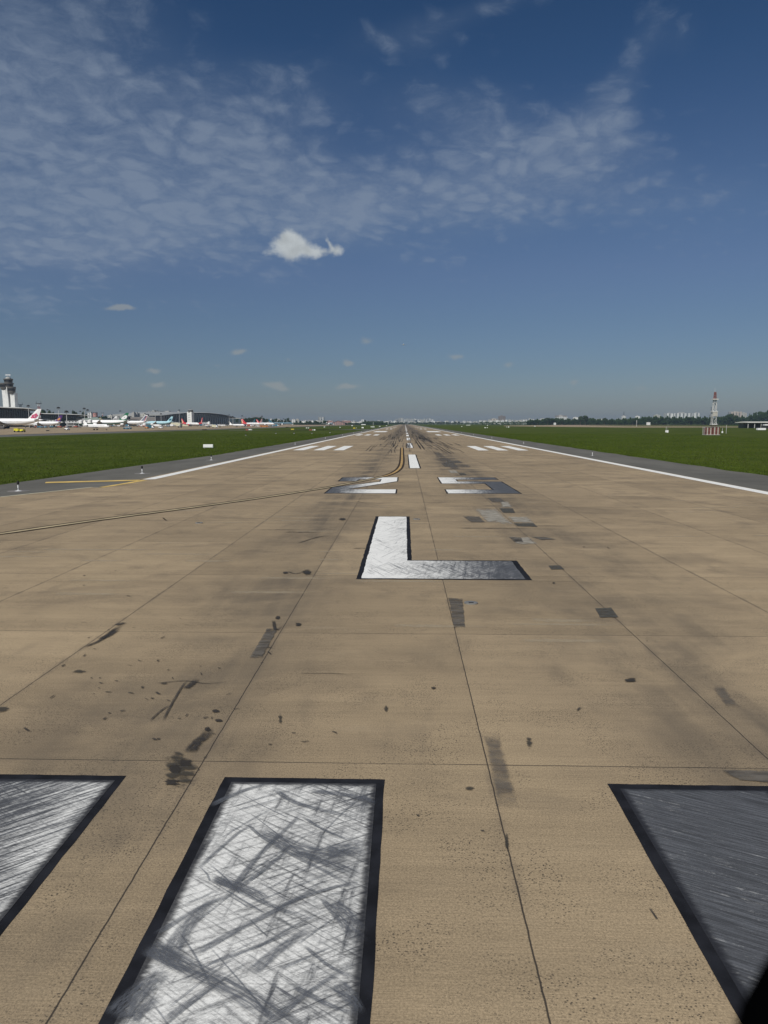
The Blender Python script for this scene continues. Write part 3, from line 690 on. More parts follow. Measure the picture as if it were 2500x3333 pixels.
def trunk_mesh(rs_, z0, h_, w_):
    b = MB(); b.tube((0, 0, 0), (rs_.uniform(-.3, .3), rs_.uniform(-.3, .3), z0+h_*.45), .35, .16, 7)
    for k in range(4):
        a = rs_.uniform(0, 2*pi); b.tube((0, 0, z0*(.6+.15*k)), (w_*.5*cos(a), w_*.5*sin(a), z0+h_*.5), .16, .05, 5)
    return b
protos = []
rt = random.Random(5)
def tree_proto(k):
    w_, h_, z0 = (5., 7., 3.5) if k < 3 else (3.4, 10., 3.)
    cr = crown_mesh(rt, 640, w_, h_, z0, 7 if k < 3 else 9); tr = trunk_mesh(rt, z0, h_, w_)
    return cr, tr
placed = {}
def tree(px, top, Y, wpx, label, group=None, k=None, cat='tree'):
    """tree at depth Y in column px whose crown reaches photo row top and is wpx wide"""
    k = rt.randrange(5) if k is None else k
    x_, y_, zt = Wp(px, top, Y)
    if k not in placed:
        r = thing('broadleaf_tree' if k < 3 else 'tall_tree', label, cat, (x_, y_, 0), 0, group)
        cr, tr = tree_proto(k); cr.build('crown', M_leaf[k % 2], r); tr.build('trunk', M_bark, r)
        placed[k] = r
    else:
        r = dup(placed[k], (x_, y_, 0), rt.uniform(0, 6.28), label)
        if group: r['group'] = group
        elif 'group' in r: del r['group']
    sw_ = wpx*Y/F/(10.5 if k < 3 else 7.2); sh = zt/(10.1 if k < 3 else 12.2)
    r.rotation_euler = (0, 0, rt.uniform(0, 6.28)); r.scale = (sw_, sw_, sh)
    return r

# ------------------------------------------------------------------ aircraft
M_white = M('aircraft_white', (.86, .86, .85), .35, .03); M_wing = M('wing_grey', (.42, .44, .46), .45, .06)
M_glass = M('dark_glass', (.015, .018, .022), .15, .1); M_tyre = M('tyre', (.015, .015, .015), .8)
M_red = M('red_livery', (.60, .03, .035), .4, .05); M_yl = M('yellow_livery', (.78, .52, .06), .4, .05); M_green = M('green_livery', (.02, .16, .075), .4, .06)
M_purple = M('purple_livery', (.09, .03, .17), .4, .08); M_lblue = M('light_blue_livery', (.42, .68, .76), .4, .04); M_pink = M('pink_emblem', (.62, .10, .20), .5, .2, 2.)
M_navy = M('navy_livery', (.03, .045, .12), .4); M_teal = M('teal_livery', (.03, .12, .17), .4, .1); M_orange = M('orange_emblem', (.62, .28, .10), .5)
M_lgrey = M('light_grey', (.55, .56, .56), .5); M_ygold = M('gold_livery', (.66, .40, .07), .4, .1)
def fuse_mat(base, z0, L, Rf):
    key = base.name+'_cabin_%.2f_%.0f' % (z0, L)
    if key in MC: return MC[key]
    m = base.copy(); m.name = base.name+'_with_windows'; t = NT(m.node_tree); b = t.n['Principled BSDF']
    x, y, z = t.sep(t.new('ShaderNodeTexCoord').outputs['Object'])
    k = t.mul(t.m('LESS_THAN', t.m('ABSOLUTE', t.sub(z, z0+.2)), .2+.02*Rf), t.m('LESS_THAN', t.m('FRACT', t.m('DIVIDE', t.add(x, 500.), 1.06)), .38))
    k = t.mul(k, t.m('LESS_THAN', t.m('ABSOLUTE', t.add(x, -.07*L)), .31*L))
    src = b.inputs['Base Color'].links[0].from_socket
    t.put(b.inputs['Base Color'], t.mix(k, src, (.03, .035, .045, 1))); MC[key] = m; return m
def airliner(label, L, Rf, span, H, tailxy, rz, group='airliners parked on the apron', body=None, belly=None, fin=None, rear=None, eng=None, rear_eng=False, ttail=False, emblem=None, name='airliner', gear=True, dih=.10):
    body = body or M_white; fin = fin or M_white; eng = eng or M_white; belly = belly or body; rear = rear or body
    # tailxy = ground point under the tail cone
    hx, hy = cos(rz), sin(rz)
    a = thing(name, label, 'airplane', (tailxy[0]+hx*L/2, tailxy[1]+hy*L/2, 0), rz, group)
    zc = Rf*1.95; N = 16
    prof = [(0, .03, -.35), (.008, .3, -.28), (.025, .58, -.18), (.05, .82, -.09), (.085, .96, -.03), (.12, 1, 0), (.3, 1, 0), (.5, 1, 0), (.66, 1, 0), (.74, .93, .06), (.82, .76, .2), (.9, .5, .38), (.96, .27, .52), (1., .08, .6)]
    rings = [[(L/2-t_*L, Rf*r*cos(2*pi*j/N+.01), zc+Rf*(zo+r*sin(2*pi*j/N+.01))) for j in range(N)] for t_, r, zo in prof]
    wbody = fuse_mat(body, zc+.12*Rf, L, Rf)
    f = MB().loft(rings, 0, True, lambda k, j: (1 if sin(2*pi*(j+.5)/N) < -.35 else 0) if k < 8 else (2 if rear is not body else (1 if sin(2*pi*(j+.5)/N) < -.35 else 0))).build('fuselage', [wbody, belly, rear], a, True)
    # windshield and cabin windows
    b = MB()
    for s in (-1, 1):
        b.face([(L/2-.030*L, s*.12*Rf, zc+.55*Rf), (L/2-.038*L, s*.62*Rf, zc+.38*Rf), (L/2-.052*L, s*.72*Rf, zc+.52*Rf), (L/2-.047*L, s*.15*Rf, zc+.82*Rf)][::s])
    b.build('windshield', M_glass, f)
    S = span/2; rc = L*.155; tc = rc*.26; sw_ = tan(R(29)); zw = zc-.55*Rf; xr = L/2-L*.37
    for s in (-1, 1):
        def sect(y_, ch, xo, z_):
            th = ch*.055+.05
            return [(xo, s*y_, z_), (xo-ch*.25, s*y_, z_+th), (xo-ch*.7, s*y_, z_+th*.6), (xo-ch, s*y_, z_), (xo-ch*.6, s*y_, z_-th*.5), (xo-ch*.2, s*y_, z_-th*.7)]
        y1 = Rf*.7; y2 = S*.38; y3 = S*.97
        rg = [sect(y1, rc*1.25, xr+rc*.18, zw), sect(y2, rc*.72, xr-(y2-y1)*sw_, zw+(y2-y1)*dih), sect(y3, tc, xr-(y3-y1)*sw_, zw+(y3-y1)*dih*1.15)]
        wg = MB().loft(rg).build('wing', M_wing, a, True)
        e = rg[-1]; zt = e[0][2]; xt = e[0][0]
        MB().loft([[(xt-tc*.2, s*y3, zt), (xt-tc, s*y3, zt), (xt-tc, s*(y3+.12), zt), (xt-tc*.2, s*(y3+.12), zt)],
                   [(xt-tc*1.1, s*(y3+S*.03), zt+S*.055), (xt-tc*1.5, s*(y3+S*.03), zt+S*.055), (xt-tc*1.5, s*(y3+S*.035), zt+S*.055), (xt-tc*1.1, s*(y3+S*.035), zt+S*.055)]]).build('winglet', M_wing, wg)
        if rear_eng:
            er = Rf*.42; ex = L/2-L*.72; ey = s*(Rf+er*1.1); ez = zc+Rf*.35; el = L*.11
        else:
            er = Rf*(.52 if Rf > 2.5 else .56); ex = xr-(S*.33-y1)*sw_+er*2.2; ey = s*S*.33; ez = zc-Rf*.98+.25*er; el = er*3.2
        en = MB().loft([[(ex-q*el, ey+er*rr*cos(2*pi*j/12), ez+er*rr*sin(2*pi*j/12)) for j in range(12)] for q, rr in ((0, .8), (.05, .95), (.3, 1.02), (.7, .9), (1, .55))]).build('engine', eng, a, True)
        MB().loft([[(ex+.02-q*.02, ey+er*rr*cos(2*pi*j/12), ez+er*rr*sin(2*pi*j/12)) for j in range(12)] for q, rr in ((0, .72), (1, .74))]).build('intake', M_dk, en)
        if not rear_eng: MB().box(ex-el*.9, ex-el*.2, ey-.15, ey+.15, ez+er*.7, zw+(S*.33-y1)*dih+.05).build('pylon', M_wing, en)
        # tailplane
        ts = span*.165; zt0 = H-.5 if ttail else zc+Rf*.5; xt0 = -L/2+L*(.10 if not ttail else .05); tcx = L*.075
        MB().loft([[(xt0+tcx*.4, s*.2, zt0), (xt0-tcx*.6, s*.2, zt0), (xt0-tcx*.6, s*.2, zt0+.22), (xt0+tcx*.4, s*.2, zt0+.22)],
                   [(xt0-ts*.62+tcx*.1, s*ts, zt0+ts*.08), (xt0-ts*.62-tcx*.3, s*ts, zt0+ts*.08), (xt0-ts*.62-tcx*.3, s*ts, zt0+ts*.08+.1), (xt0-ts*.62+tcx*.1, s*ts, zt0+ts*.08+.1)]]).build('tailplane', M_wing, a)
    # fin
    fz0 = zc+Rf*.55; fh = H-fz0; c0 = L*.145; c1 = L*.055; xb = -L/2+L*.075
    fx = lambda q: (xb+c0*(1-q)+(-fh*.42+c1)*q, xb+(-fh*.42)*q)      # leading, trailing at height share q
    def fr(q, th): a0, a1 = fx(q); return [(a0, -th*.2, fz0+fh*q), ((a0*.6+a1*.4), -th, fz0+fh*q), (a1, -.03, fz0+fh*q), (a1, .03, fz0+fh*q), ((a0*.6+a1*.4), th, fz0+fh*q), (a0, th*.2, fz0+fh*q)]
    fn = MB().loft([fr(0, Rf*.13), fr(1, Rf*.06)]).build('tail_fin', fin, a)
    def decal(nm, mt, pts, par=None, off=0.):
        for s in (-1, 1):
            o = []
            for cx_, q in pts:
                a0, a1 = fx(q); o.append((a0+(a1-a0)*cx_, s*(Rf*.14+off), fz0+fh*q))
            b = MB(); b.face(o[::s]); b.build(nm, mt, par or fn)
    if emblem == 'flower':
        for ang in range(5):
            cq, cc_ = .36, .5; pa = pi/2+ang*2*pi/5
            pts = []
            for k in range(12):
                aa = 2*pi*k/12; r1 = .135
                uu_ = cc_+(.22*cos(pa)+r1*1.25*cos(aa)); vv_ = cq+(.145*sin(pa)+r1*.72*sin(aa)); pts.append((uu_, vv_))
            decal('emblem_petal', M_pink, pts)
    if emblem == 'disc':
        decal('emblem', M_white, [(.52+.46*cos(2*pi*k/16), .45+.27*sin(2*pi*k/16)) for k in range(16)])
        for s in (-1, 1):
            b = MB()
            a0, a1 = fx(.45); cx_, cz = a0+(a1-a0)*.52, fz0+fh*.45
            b.face([(cx_+(.7 if k % 2 == 0 else .28)*cos(pi*k/8), s*(Rf*.14+.03), cz+(.9 if k % 2 == 0 else .35)*sin(pi*k/8)) for k in range(16)][::s])
            b.build('emblem_star', M_green, fn)
    if emblem == 'stripes':
        for k, (c0_, w_, mt) in enumerate(((.18, .16, M_navy), (.42, .1, M_navy), (.60, .07, M_navy), (.76, .10, M_red))):
            decal('stripe', mt, [(c0_, .03), (c0_+w_, .03), (c0_+w_, .9), (c0_, .9)])
    if emblem in ('red', 'redy'):
        decal('stripe', M_white, [(.5, .02), (.68, .02), (.68, .95), (.5, .95)])
        if emblem == 'redy': decal('stripe', M_yl, [(.74, .02), (.98, .02), (.98, .6), (.82, .6)])
    if emblem == 'blob':
        decal('emblem', M_dk if fin is M_white else (M_orange if fin is M_purple else M_teal), [(.5+.3*cos(2*pi*k/12), .45+.2*sin(2*pi*k/12)) for k in range(12)])
    if gear:
        for gx, gy, gr in ((L/2-L*.10, 0, Rf*.19), (L/2-L*.50, Rf*.95, Rf*.28), (L/2-L*.50, -Rf*.95, Rf*.28)):
            g_ = MB().tube((gx, gy, gr), (gx, gy, zc-Rf*.8), Rf*.06, n=6).build('landing_gear', M_lgrey, a)
            b = MB()
            for dy_ in (-.35, .35):
                for dx_ in ((-.0,) if Rf < 2.5 or gy == 0 else (-.75, .75)): b.tube((gx+dx_, gy+dy_-.17, gr), (gx+dx_, gy+dy_+.17, gr), gr, n=10)
            b.build('wheels', M_tyre, g_)
    return a
def tailat(px, Y): p = Wp(px, 1390, Y); return (p[0], p[1])
HL = pi  # nose to the left, towards the terminal
g1 = 'wide-body airliners nose-in on the apron'
airliner('white wide-body airliner with a pink blossom on its tail, behind the grey blast wall', 66.8, 3.0, 62, 17, tailat(142, 640), HL, emblem='flower')
airliner('white airliner with a purple tail, just right of the blossom-tailed airliner', 46, 2.3, 40, 13.2, tailat(207, 790), HL, fin=M_purple, rear=M_white, emblem='blob', belly=M_white)
airliner('wide-body airliner with a green tail carrying a white disc and green belly', 74, 3.1, 64, 18.6, tailat(424, 990), HL, fin=M_green, belly=M_green, emblem='disc')
airliner('white wide-body airliner with slanting dark and red stripes on its tail', 63, 2.9, 60, 17, tailat(484, 1110), HL, emblem='stripes')
airliner('light blue airliner parked in front of the big terminal', 58, 2.8, 56, 16, tailat(566, 1236), HL, body=M_lblue, fin=M_lblue, eng=M_white, emblem='blob')
airliner('white airliner whose yellow tail shows above the green-bellied airliner', 38, 2, 34, 13., tailat(326, 1150), 0.15, fin=M_ygold)
airliner('white airliner with a dark mark on its tail, between the yellow and green tails', 60, 2.8, 58, 17.5, tailat(384, 1330), HL, emblem='blob')
airliner('pale airliner whose small grey tail shows between the yellow and dark-marked tails', 38, 2, 34, 14.5, tailat(364, 1300), HL, fin=M_lgrey)
airliner('red and white airliner with its tail left of the old white tower', 44, 2, 35, 12, tailat(590, 1165), -.62, fin=M_red, rear=M_red, emblem='redy', eng=M_red)
airliner('red-tailed airliner facing away, half hidden behind the nose of another red one', 44, 2, 35, 15.5, tailat(660, 1400), 2.3, fin=M_red, emblem='red', rear=M_red)
airliner('red and white airliner parked right of the small white jet', 44, 2, 35, 12, tailat(784, 1310), -.5, fin=M_red, rear=M_red, emblem='redy', eng=M_red)
airliner('red-tailed airliner directly behind the one right of the small white jet', 44, 2, 35, 12.6, tailat(788, 1390), -.5, fin=M_red, rear=M_red, emblem='red')
airliner('white airliner with a red tail, farther right than the twin red tails', 44, 2, 35, 12.4, tailat(834, 1480), -.45, fin=M_red, emblem='red', rear=M_white)
airliner('airliner with a blue tail standing before the dark trees', 44, 2, 35, 14.8, tailat(831, 1700), 2.4, fin=M_teal)
airliner('airliner with a pinkish tail standing before the dark trees', 44, 2, 35, 14.8, tailat(853, 1700), 2.4, fin=M('pinkish_livery', (.4, .2, .2), .5, .3, .8))
airliner('airliner with a white nose and dark blue body at the end of the parked row', 60, 2.4, 40, 13.5, tailat(872, 1700), -.12, body=M_teal, fin=M_teal, belly=M_lgrey)
airliner('small white jet with rear engines, nose to the right, nearest on the apron', 25, 1.35, 21, 7.6, tailat(268, 505), -.42, rear_eng=True, ttail=True, name='business_jet', group='small jets', eng=M_lgrey, fin=M_white, dih=.04)
airliner('small white jet taxiing alone right of the big terminal', 21, 1.25, 19, 6.6, tailat(745, 905), -.2, rear_eng=True, ttail=True, name='business_jet', group='small jets', dih=.03)
p = Wp(1069, 1386, 1260); airliner('white airliner seen head-on taxiing towards the runway in the distance', 38, 2., 36, 12.3, (p[0]+4, p[1]+38), -pi/2-.09, group=None)
p = Wp(1313.5, 1120.5, 3400); a = airliner('white airliner in flight, tiny above the far end of the runway', 44, 2.1, 36, 12, (p[0], p[1]+40), -pi/2, group=None, gear=False, name='airliner'); a.location.z = p[2]-4

# ------------------------------------------------------------------ tower, terminals, other buildings
M_conw = M('painted_concrete', (.66, .67, .65), .7, .06, .2); M_frame = M('bronze_cladding', (.10, .095, .085), .5, .15)
M_roof = M('pale_roof', (.62, .61, .55), .6, .08, .05); M_roof2 = M('grey_roof', (.32, .33, .32), .6, .1, .05); M_hall = M('terminal_glass', (.018, .03, .03), .2, .35, .06)
M_brn = M('brown_cladding', (.19, .175, .165), .7, .08, .05); M_gl2 = M('blue_glass', (.05, .07, .08), .25, .3, .08); M_lg = M('grey_panel', (.36, .36, .34), .6, .08)
# control tower
x_, y_, zt = Wp(25, 1224, 1080); S = 1080/2400.
tw_ = thing('control_tower', 'tall white airport control tower with dark stepped glass pods on top', 'control tower', (x_, y_, 0))
def shaft(cx_, w_, d_, z1, bulge=0.):
    rg = []
    for k in range(10):
        q = k/9; z_ = z1*q; ww = w_*(1.12-.12*q)
        rg.append([(cx_-ww/2-1.2*(q)**2*bulge, -d_/2, z_), (cx_+ww/2, -d_/2, z_), (cx_+ww/2, d_/2, z_), (cx_-ww/2-1.2*q**2*bulge, d_/2, z_)])
    return rg
MB().loft(shaft(-4.2, 4.6, 9, 55, 1.)).build('shaft', M_conw, tw_); 
b = MB().loft([[(-1.6, -6, 0), (2.7, -6, 0), (2.7, 5, 0), (-1.6, 5, 0)], [(-1.4, -6, 40), (2.0, -6, 40), (2.0, 5, 40), (-1.4, 5, 40)], [(-.2, -6, 50), (1.2, -6, 50), (1.2, 3, 50), (-.2, 3, 50)], [(.1, -5.8, 63), (.8, -5.8, 63), (.8, 3, 63), (.1, 3, 63)]]); b.build('shaft', M_conw, tw_)
MB().loft(shaft(7.6, 6.2, 9, 49)).build('shaft', M_conw, tw_); MB().box(3., 4.4, -3, 3, 0, 60).build('shaft', M('shaded_joint_grey', (.3, .3, .29), .8), tw_)  # strip between the shafts, its shade put into the darker grey
def pod(cx_, cy_, r, z0, h_, fl=1.2):
    p_ = MB().lathe([(r*.55, z0-h_*.30), (r*.82, z0), (r*.9, z0+h_*.3)], 20, (cx_, cy_)).build('pod', M_frame, tw_)
    MB().lathe([(r*.88, z0+h_*.3), (r*.97, z0+h_*.78)], 20, (cx_, cy_)).build('window_band', M_glass, p_)
    MB().lathe([(r*1.0, z0+h_*.78), (r*1.06, z0+h_*.9), (r*1.06, z0+h_*1.05), (r*.9, z0+h_*1.1)], 20, (cx_, cy_)).build('roof_rim', M_frame, p_)
pod(6.8, -3.2, 5.4, 49.5, 7.4); pod(-5.2, -1., 6.6, 55.0, 7.6); pod(1.0, -.5, 6.8, 57.5, 5.5, 1.); pod(.6, 0, 6.3, 63.4, 5.6)
MB().lathe([(4.2, 69.2), (3.4, 71.3), (1.3, 72.4)], 14, (.6, 0)).build('roof_dome', M_lg, tw_)
b = MB().tube((.6, 0, 72), (.6, 0, 74.5), .35); b.build('mast', M_dk, tw_); MB().box(-3.2, 4.4, -.4, .4, 74.4, 75.4).build('radar_antenna', M_white, tw_)
# terminal halls: facade along X=-520
def hall(label, Y0, Y1, prof, name='terminal_building', xf=-520., dep=90., zg=3., cols=None, glass=None, over=10., nm=None):
    """prof: list of (Y, roof height, roof thickness)"""
    t0 = thing(name, label, 'building', (xf, Y0, 0))
    yy = [p_[0]-Y0 for p_ in prof]
    b = MB()
    for i in range(len(prof)-1):
        for xa, xb, in ((over, -dep),):
            a, c = prof[i], prof[i+1]; y0, y1 = yy[i], yy[i+1]
            b.loft([[(xa, y0, a[1]-a[2]*.45), (xb, y0, a[1]-a[2]), (xb, y0, a[1]), (xa*.4, y0, a[1])], [(xa, y1, c[1]-c[2]*.45), (xb, y1, c[1]-c[2]), (xb, y1, c[1]), (xa*.4, y1, c[1])]], 0, i in (0, len(prof)-2))
    b.build('roof', nm or M_roof, t0)
    b = MB(); g0, g1 = yy[0]+8, yy[-1]-14
    def hr(y_):
        for i in range(len(yy)-1):
            if yy[i] <= y_ <= yy[i+1]:
                q = (y_-yy[i])/(yy[i+1]-yy[i]); return prof[i][1]*(1-q)+prof[i+1][1]*q-(prof[i][2]*(1-q)+prof[i+1][2]*q)
        return 10
    n = 8
    for i in range(n):
        a, c = g0+(g1-g0)*i/n, g0+(g1-g0)*(i+1)/n
        b.loft([[(0, a, 0), (-dep+5, a, 0), (-dep+5, a, hr(a)-.1), (0, a, hr(a)-.1)], [(0, c, 0), (-dep+5, c, 0), (-dep+5, c, hr(c)-.1), (0, c, hr(c)-.1)]], 0, True)
    b.build('glass_wall', glass or M_hall, t0)
    b = MB(); k = g0
    while k < g1:
        b.box(.05, .45, k-.15, k+.15, 0, hr(k)-.3); k += (12. if cols else 6.)
    b.build('mullions', M_frame, t0)
    if cols:
        k = g0+10
        while k < g1-6:
            c = MB(); h1 = hr(k)
            for s in (-1, 1): c.tube((over*.5, k, 6), (over*.55, k+s*7.5, h1+.2), .75, .55, 6)
            c.tube((over*.5, k, 0), (over*.5, k, 6.2), .85, .85, 6); c.build('column', M_lgrey, t0); k += 23
    return t0
def zr(px, py, X=-520.):      # depth and height of a point of the facade plane seen at px,py
    r = ray(px, py); tt = X/r[0]; return (r[1]*tt, CH+r[2]*tt)
def prof(lst, th): return [(zr(px, py)[0], zr(px, py)[1], th) for px, py in lst]
pA = prof([(-60, 1320), (0, 1324), (50, 1325.5), (85, 1328.5), (114, 1333.5)], 3.2); hall('dark glass terminal with a thin pale roof, at the foot of the control tower', pA[0][0], pA[-1][0], pA)
pB = prof([(116, 1344.5), (190, 1346), (240, 1348), (284, 1352.5)], 2.6); hall('long low dark glass terminal wing with a pale roof, right of the purple tail', pB[0][0], pB[-1][0], pB)
pD = prof([(505, 1349), (540, 1345), (580, 1341.5), (625, 1341), (660, 1341.5), (700, 1345.5), (725, 1350), (745, 1355.5), (758, 1359)], 4.5); hall('big terminal with a long wavy grey roof on slanting columns', pD[0][0], pD[-1][0], pD, cols=True, glass=M_gl2, nm=M_roof2, over=16)
def bld(px0, px1, top, Y, label, mat, cat='building', name='apartment_block', dep=None, group=None, roofs=True, base=0., rm=None, parts=True):
    a, c = Wp(px0, top, Y), Wp(px1, top, Y); w_ = c[0]-a[0]; h_ = a[2]; dep = dep or max(w_*.5, 12)
    t0 = thing(name, label, cat, ((a[0]+c[0])/2, Y, base), 0, group)
    MB().box(-w_/2, w_/2, 0, dep, 0, h_-base).build('wall', mat, t0)
    r = MB().box(-w_/2+.3, w_/2-.3, .3, dep-.3, h_-base, h_-base+.5); r.box(-w_*.2, w_*.12, dep*.3, dep*.7, h_-base+.5, h_-base+.5+min(3., h_*.08)); r.build('roof', rm or M_lg, t0)
    return t0
W_ = (.55, .56, .54); DKW = (.05, .06, .07)
F_cream = facade('facade_cream', (.52, .52, .47), DKW, 5., 3.4); F_white = facade('facade_white', (.68, .69, .68), (.10, .12, .13), 6., 3.3, .5, .6); F_brown = facade('facade_brown', (.22, .19, .175), (.08, .08, .085), 9., 4., .5, .5)
F_grey = facade('facade_grey', (.30, .31, .31), (.06, .07, .08), 7., 30., .35, .9); F_pink = facade('facade_pinkish', (.36, .22, .20), (.1, .08, .08), 7., 3.6); F_stripe = facade('facade_striped', (.62, .64, .63), (.16, .18, .19), 17., 60., .4, .96)
F_tan = facade('facade_tan', (.50, .44, .38), (.18, .17, .16), 15., 60., .4, .96)
bld(424, 506, 1358, 1420, 'brown flat-fronted cargo building behind the striped tail', M_brn, name='cargo_building', dep=60, rm=M_roof2)
bld(428, 436, 1343.5, 1440, 'light grey stair block with a pale panel, right of the green tail', M_lg, name='stair_block', dep=12)
bld(436, 447, 1345.5, 1450, 'dark-windowed block beside the light grey stair block', F_grey, name='office_block', dep=14)
bld(454, 474, 1348, 1500, 'low grey rooftop building above the striped tail', F_cream, name='office_block', dep=20)
bld(478, 520, 1339.5, 1900, 'grey building with tall narrow windows rising behind the terminal, left half', F_grey, name='office_block', dep=40)
bld(521, 560, 1341, 1890, 'grey building with tall narrow windows rising behind the terminal, right half', F_grey, name='office_block', dep=40)
bld(570, 590, 1342, 1860, 'white box on the roof line left of the old white tower', M_white, name='roof_plant', dep=14)
bld(286, 297, 1344, 1700, 'pale grey high-rise left of the round billboard', F_white, name='apartment_block', dep=18)
bld(350, 364, 1352, 1800, 'pale block behind the dark-marked white tail', F_cream, dep=20)
bld(379, 403, 1358.5, 1500, 'low dark office block left of the green tail', F_grey, name='office_block', dep=30)
bld(272, 330, 1362, 1150, 'low hall with a pale green roof behind the small jet', M('green_roof', (.22, .28, .25), .6), name='hall', dep=40, rm=M('green_roof2', (.30, .36, .32), .6))
bld(330, 424, 1366.5, 1250, 'long low dark pier behind the green-bellied airliner', M_hall, name='pier_building', dep=40, rm=M_lg)
bld(556, 586, 1376, 1300, 'cream shed behind the light blue airliner', M('cream_wall', (.62, .6, .44), .7), name='shed', dep=20, rm=M_lg)
bld(594, 614, 1381, 1290, 'cream shed half hidden by the red and white airliner', M('cream_wall', (.62, .6, .44), .7), name='shed', dep=20, rm=M_lg)
bld(745, 800, 1362.5, 2000, 'low glass wing with a pale flat roof at the right end of the big terminal', M_gl2, name='terminal_wing', dep=60, rm=M_lg)
# old white tower
x_, y_, zt = Wp(616, 1341, 1480); s_ = 1480/2400.
ot = thing('old_control_tower', 'square white old control tower with two rows of small dark windows', 'control tower', (x_, y_, 0), R(-16))
MB().box(-5.1, 5.1, 0, 9.5, 0, zt).build('shaft', M('bright_render', (.78, .79, .76), .7, .03), ot)
b = MB()
for k in range(8):
    for xx in (-1.6, 1.1): b.box(xx-.55, xx+.55, -.06, .02, 6+k*3.4-.7, 6+k*3.4+.7)
b.build('window_row', M_glass, ot)
MB().lathe([(5.9, zt), (6.3, zt+.8), (6.3, zt+1.)], 8, (0, 4.7)).build('gallery', M_lg, ot); MB().lathe([(4.9, zt+1.), (5.4, zt+3.6)], 8, (0, 4.7)).build('cab_windows', M_glass, ot)
MB().lathe([(5.7, zt+3.6), (5.3, zt+4.2), (1., zt+4.8)], 8, (0, 4.7)).build('cab_roof', M_lg, ot)
b = MB(); b.tube((0, 4.7, zt+4.6), (0, 4.7, zt+8), .15)
for k in (-3, 3): b.tube((k, 4.7, zt+4), (k, 4.7, zt+6.6), .1)
b.build('antenna', M_dk, ot)
# billboard
x_, y_, zt = Wp(310, 1344, 1180); bb = thing('billboard', 'rounded billboard with a reddish picture on steel legs', 'billboard', (x_, y_, 0)); hb = zt
MB().lathe([(3.3, hb-6.5), (3.6, hb-5.8), (3.6, hb)], 18).build('panel_drum', M('billboard_print', (.42, .22, .2), .6, .6, .7), bb)
MB().lathe([(3.75, hb), (3.75, hb+.7)], 18).build('rim', M_dk, bb); b = MB()
for k in range(4): b.tube((2.4*cos(k*pi/2+.5), 2.4*sin(k*pi/2+.5), 0), (2.4*cos(k*pi/2+.5), 2.4*sin(k*pi/2+.5), hb-6.4), .25)
b.build('legs', M_lgrey, bb)
# masts
def flood(px, top, Y, label, head=True, red=False):
    x_, y_, z_ = Wp(px, top, Y); t0 = thing('floodlight_mast', label, 'light mast', (x_, y_, 0), 0, 'floodlight masts over the apron')
    MB().tube((0, 0, 0), (0, 0, z_-.5), .42, .24, 8).build('pole', M_lgrey, t0)
    b = MB().lathe([(1.2, z_-1.2), (1.5, z_-1.0), (1.5, z_-.4), (.5, z_)], 10)
    for k in range(6): b.box(1.5*cos(k)-.35, 1.5*cos(k)+.35, 1.5*sin(k)-.35, 1.5*sin(k)+.35, z_-1.9, z_-1.1)
    b.build('lamp_ring', M_dk, t0); return t0
for a in ((92, 1318, 850, 'light mast before the first terminal, left of the blossom tail'), (190, 1324, 800, 'tall light mast rising behind the purple-tailed airliner'), (216, 1336, 640, 'light mast right of the purple tail, in front of the terminal wing'),
          (274, 1327, 900, 'light mast left of the closely spaced pair at the end of the terminal wing'), (285, 1332, 1000, 'light mast just left of the pale grey high-rise'), (261, 1337, 1400, 'thin light mast between the two dark tree crowns over the terminal wing'),
          (391, 1336, 1300, 'light mast between the dark-marked tail and the green tail'), (505, 1335.5, 1300, 'light mast before the brown cargo building'), (524, 1345, 1250, 'light mast standing over the light blue airliner'), (583, 1333, 1500, 'light mast left of the old white tower, above the roof'),
          (554, 1356, 1240, 'light mast right of the light blue tail'), (746, 1349, 1800, 'light mast at the descending right end of the wavy roof'), (758, 1354, 1700, 'light mast just beyond the tip of the wavy roof'),
          (788, 1352, 1500, 'light mast before the dark trees, above the twin red tails'), (853, 1353, 1600, 'light mast before the dark trees, right of the scaffold frame'), (923, 1362, 1800, 'light mast in the tree gap over the dark blue airliner'), (155, 1332, 1300, 'thin light mast above the trees right of the blossom tail')): flood(*a)
def lattice(px, top, Y, label, w_=2.2, red=True):
    x_, y_, z_ = Wp(px, top, Y); t0 = thing('antenna_mast', label, 'mast', (x_, y_, 0)); b = MB(); n = 8
    MR = M('mast_red', (.35, .07, .06), .6)
    for k in range(n):
        z0, z1 = z_*k/n, z_*(k+1)/n
        for sx_, sy_ in ((-1, -1), (1, -1), (1, 1), (-1, 1)): b.tube((sx_*w_/2, sy_*w_/2, z0), (sx_*w_/2, sy_*w_/2, z1), .22, n=5, mi=k % 2)
        b.tube((-w_/2, -w_/2, z0), (w_/2, -w_/2, z1), .14, n=4, mi=k % 2); b.tube((w_/2, -w_/2, z0), (w_/2, w_/2, z1), .14, n=4, mi=k % 2)
    b.build('lattice', [MR, M_white] if red else [M_dk, M_dk], t0)
    b = MB()
    for q in (z_-8, z_): b.box(-w_*1.5, w_*1.5, -w_, w_, q-.4, q+.2)
    for k in (-1, 1): b.tube((k*w_*1.4, 0, z_), (k*w_*1.4, 0, z_+3), .2)
    b.build('platform', M_dk, t0)
lattice(126, 1313, 1000, 'red and white lattice mast between the first terminal and the blossom tail'); lattice(66, 1317, 1100, 'dark antenna mast right behind the roof beside the control tower', red=False)
lattice(334, 1345, 1700, 'thin mast with a wide cross arm above the yellow tail', 1.6, True)
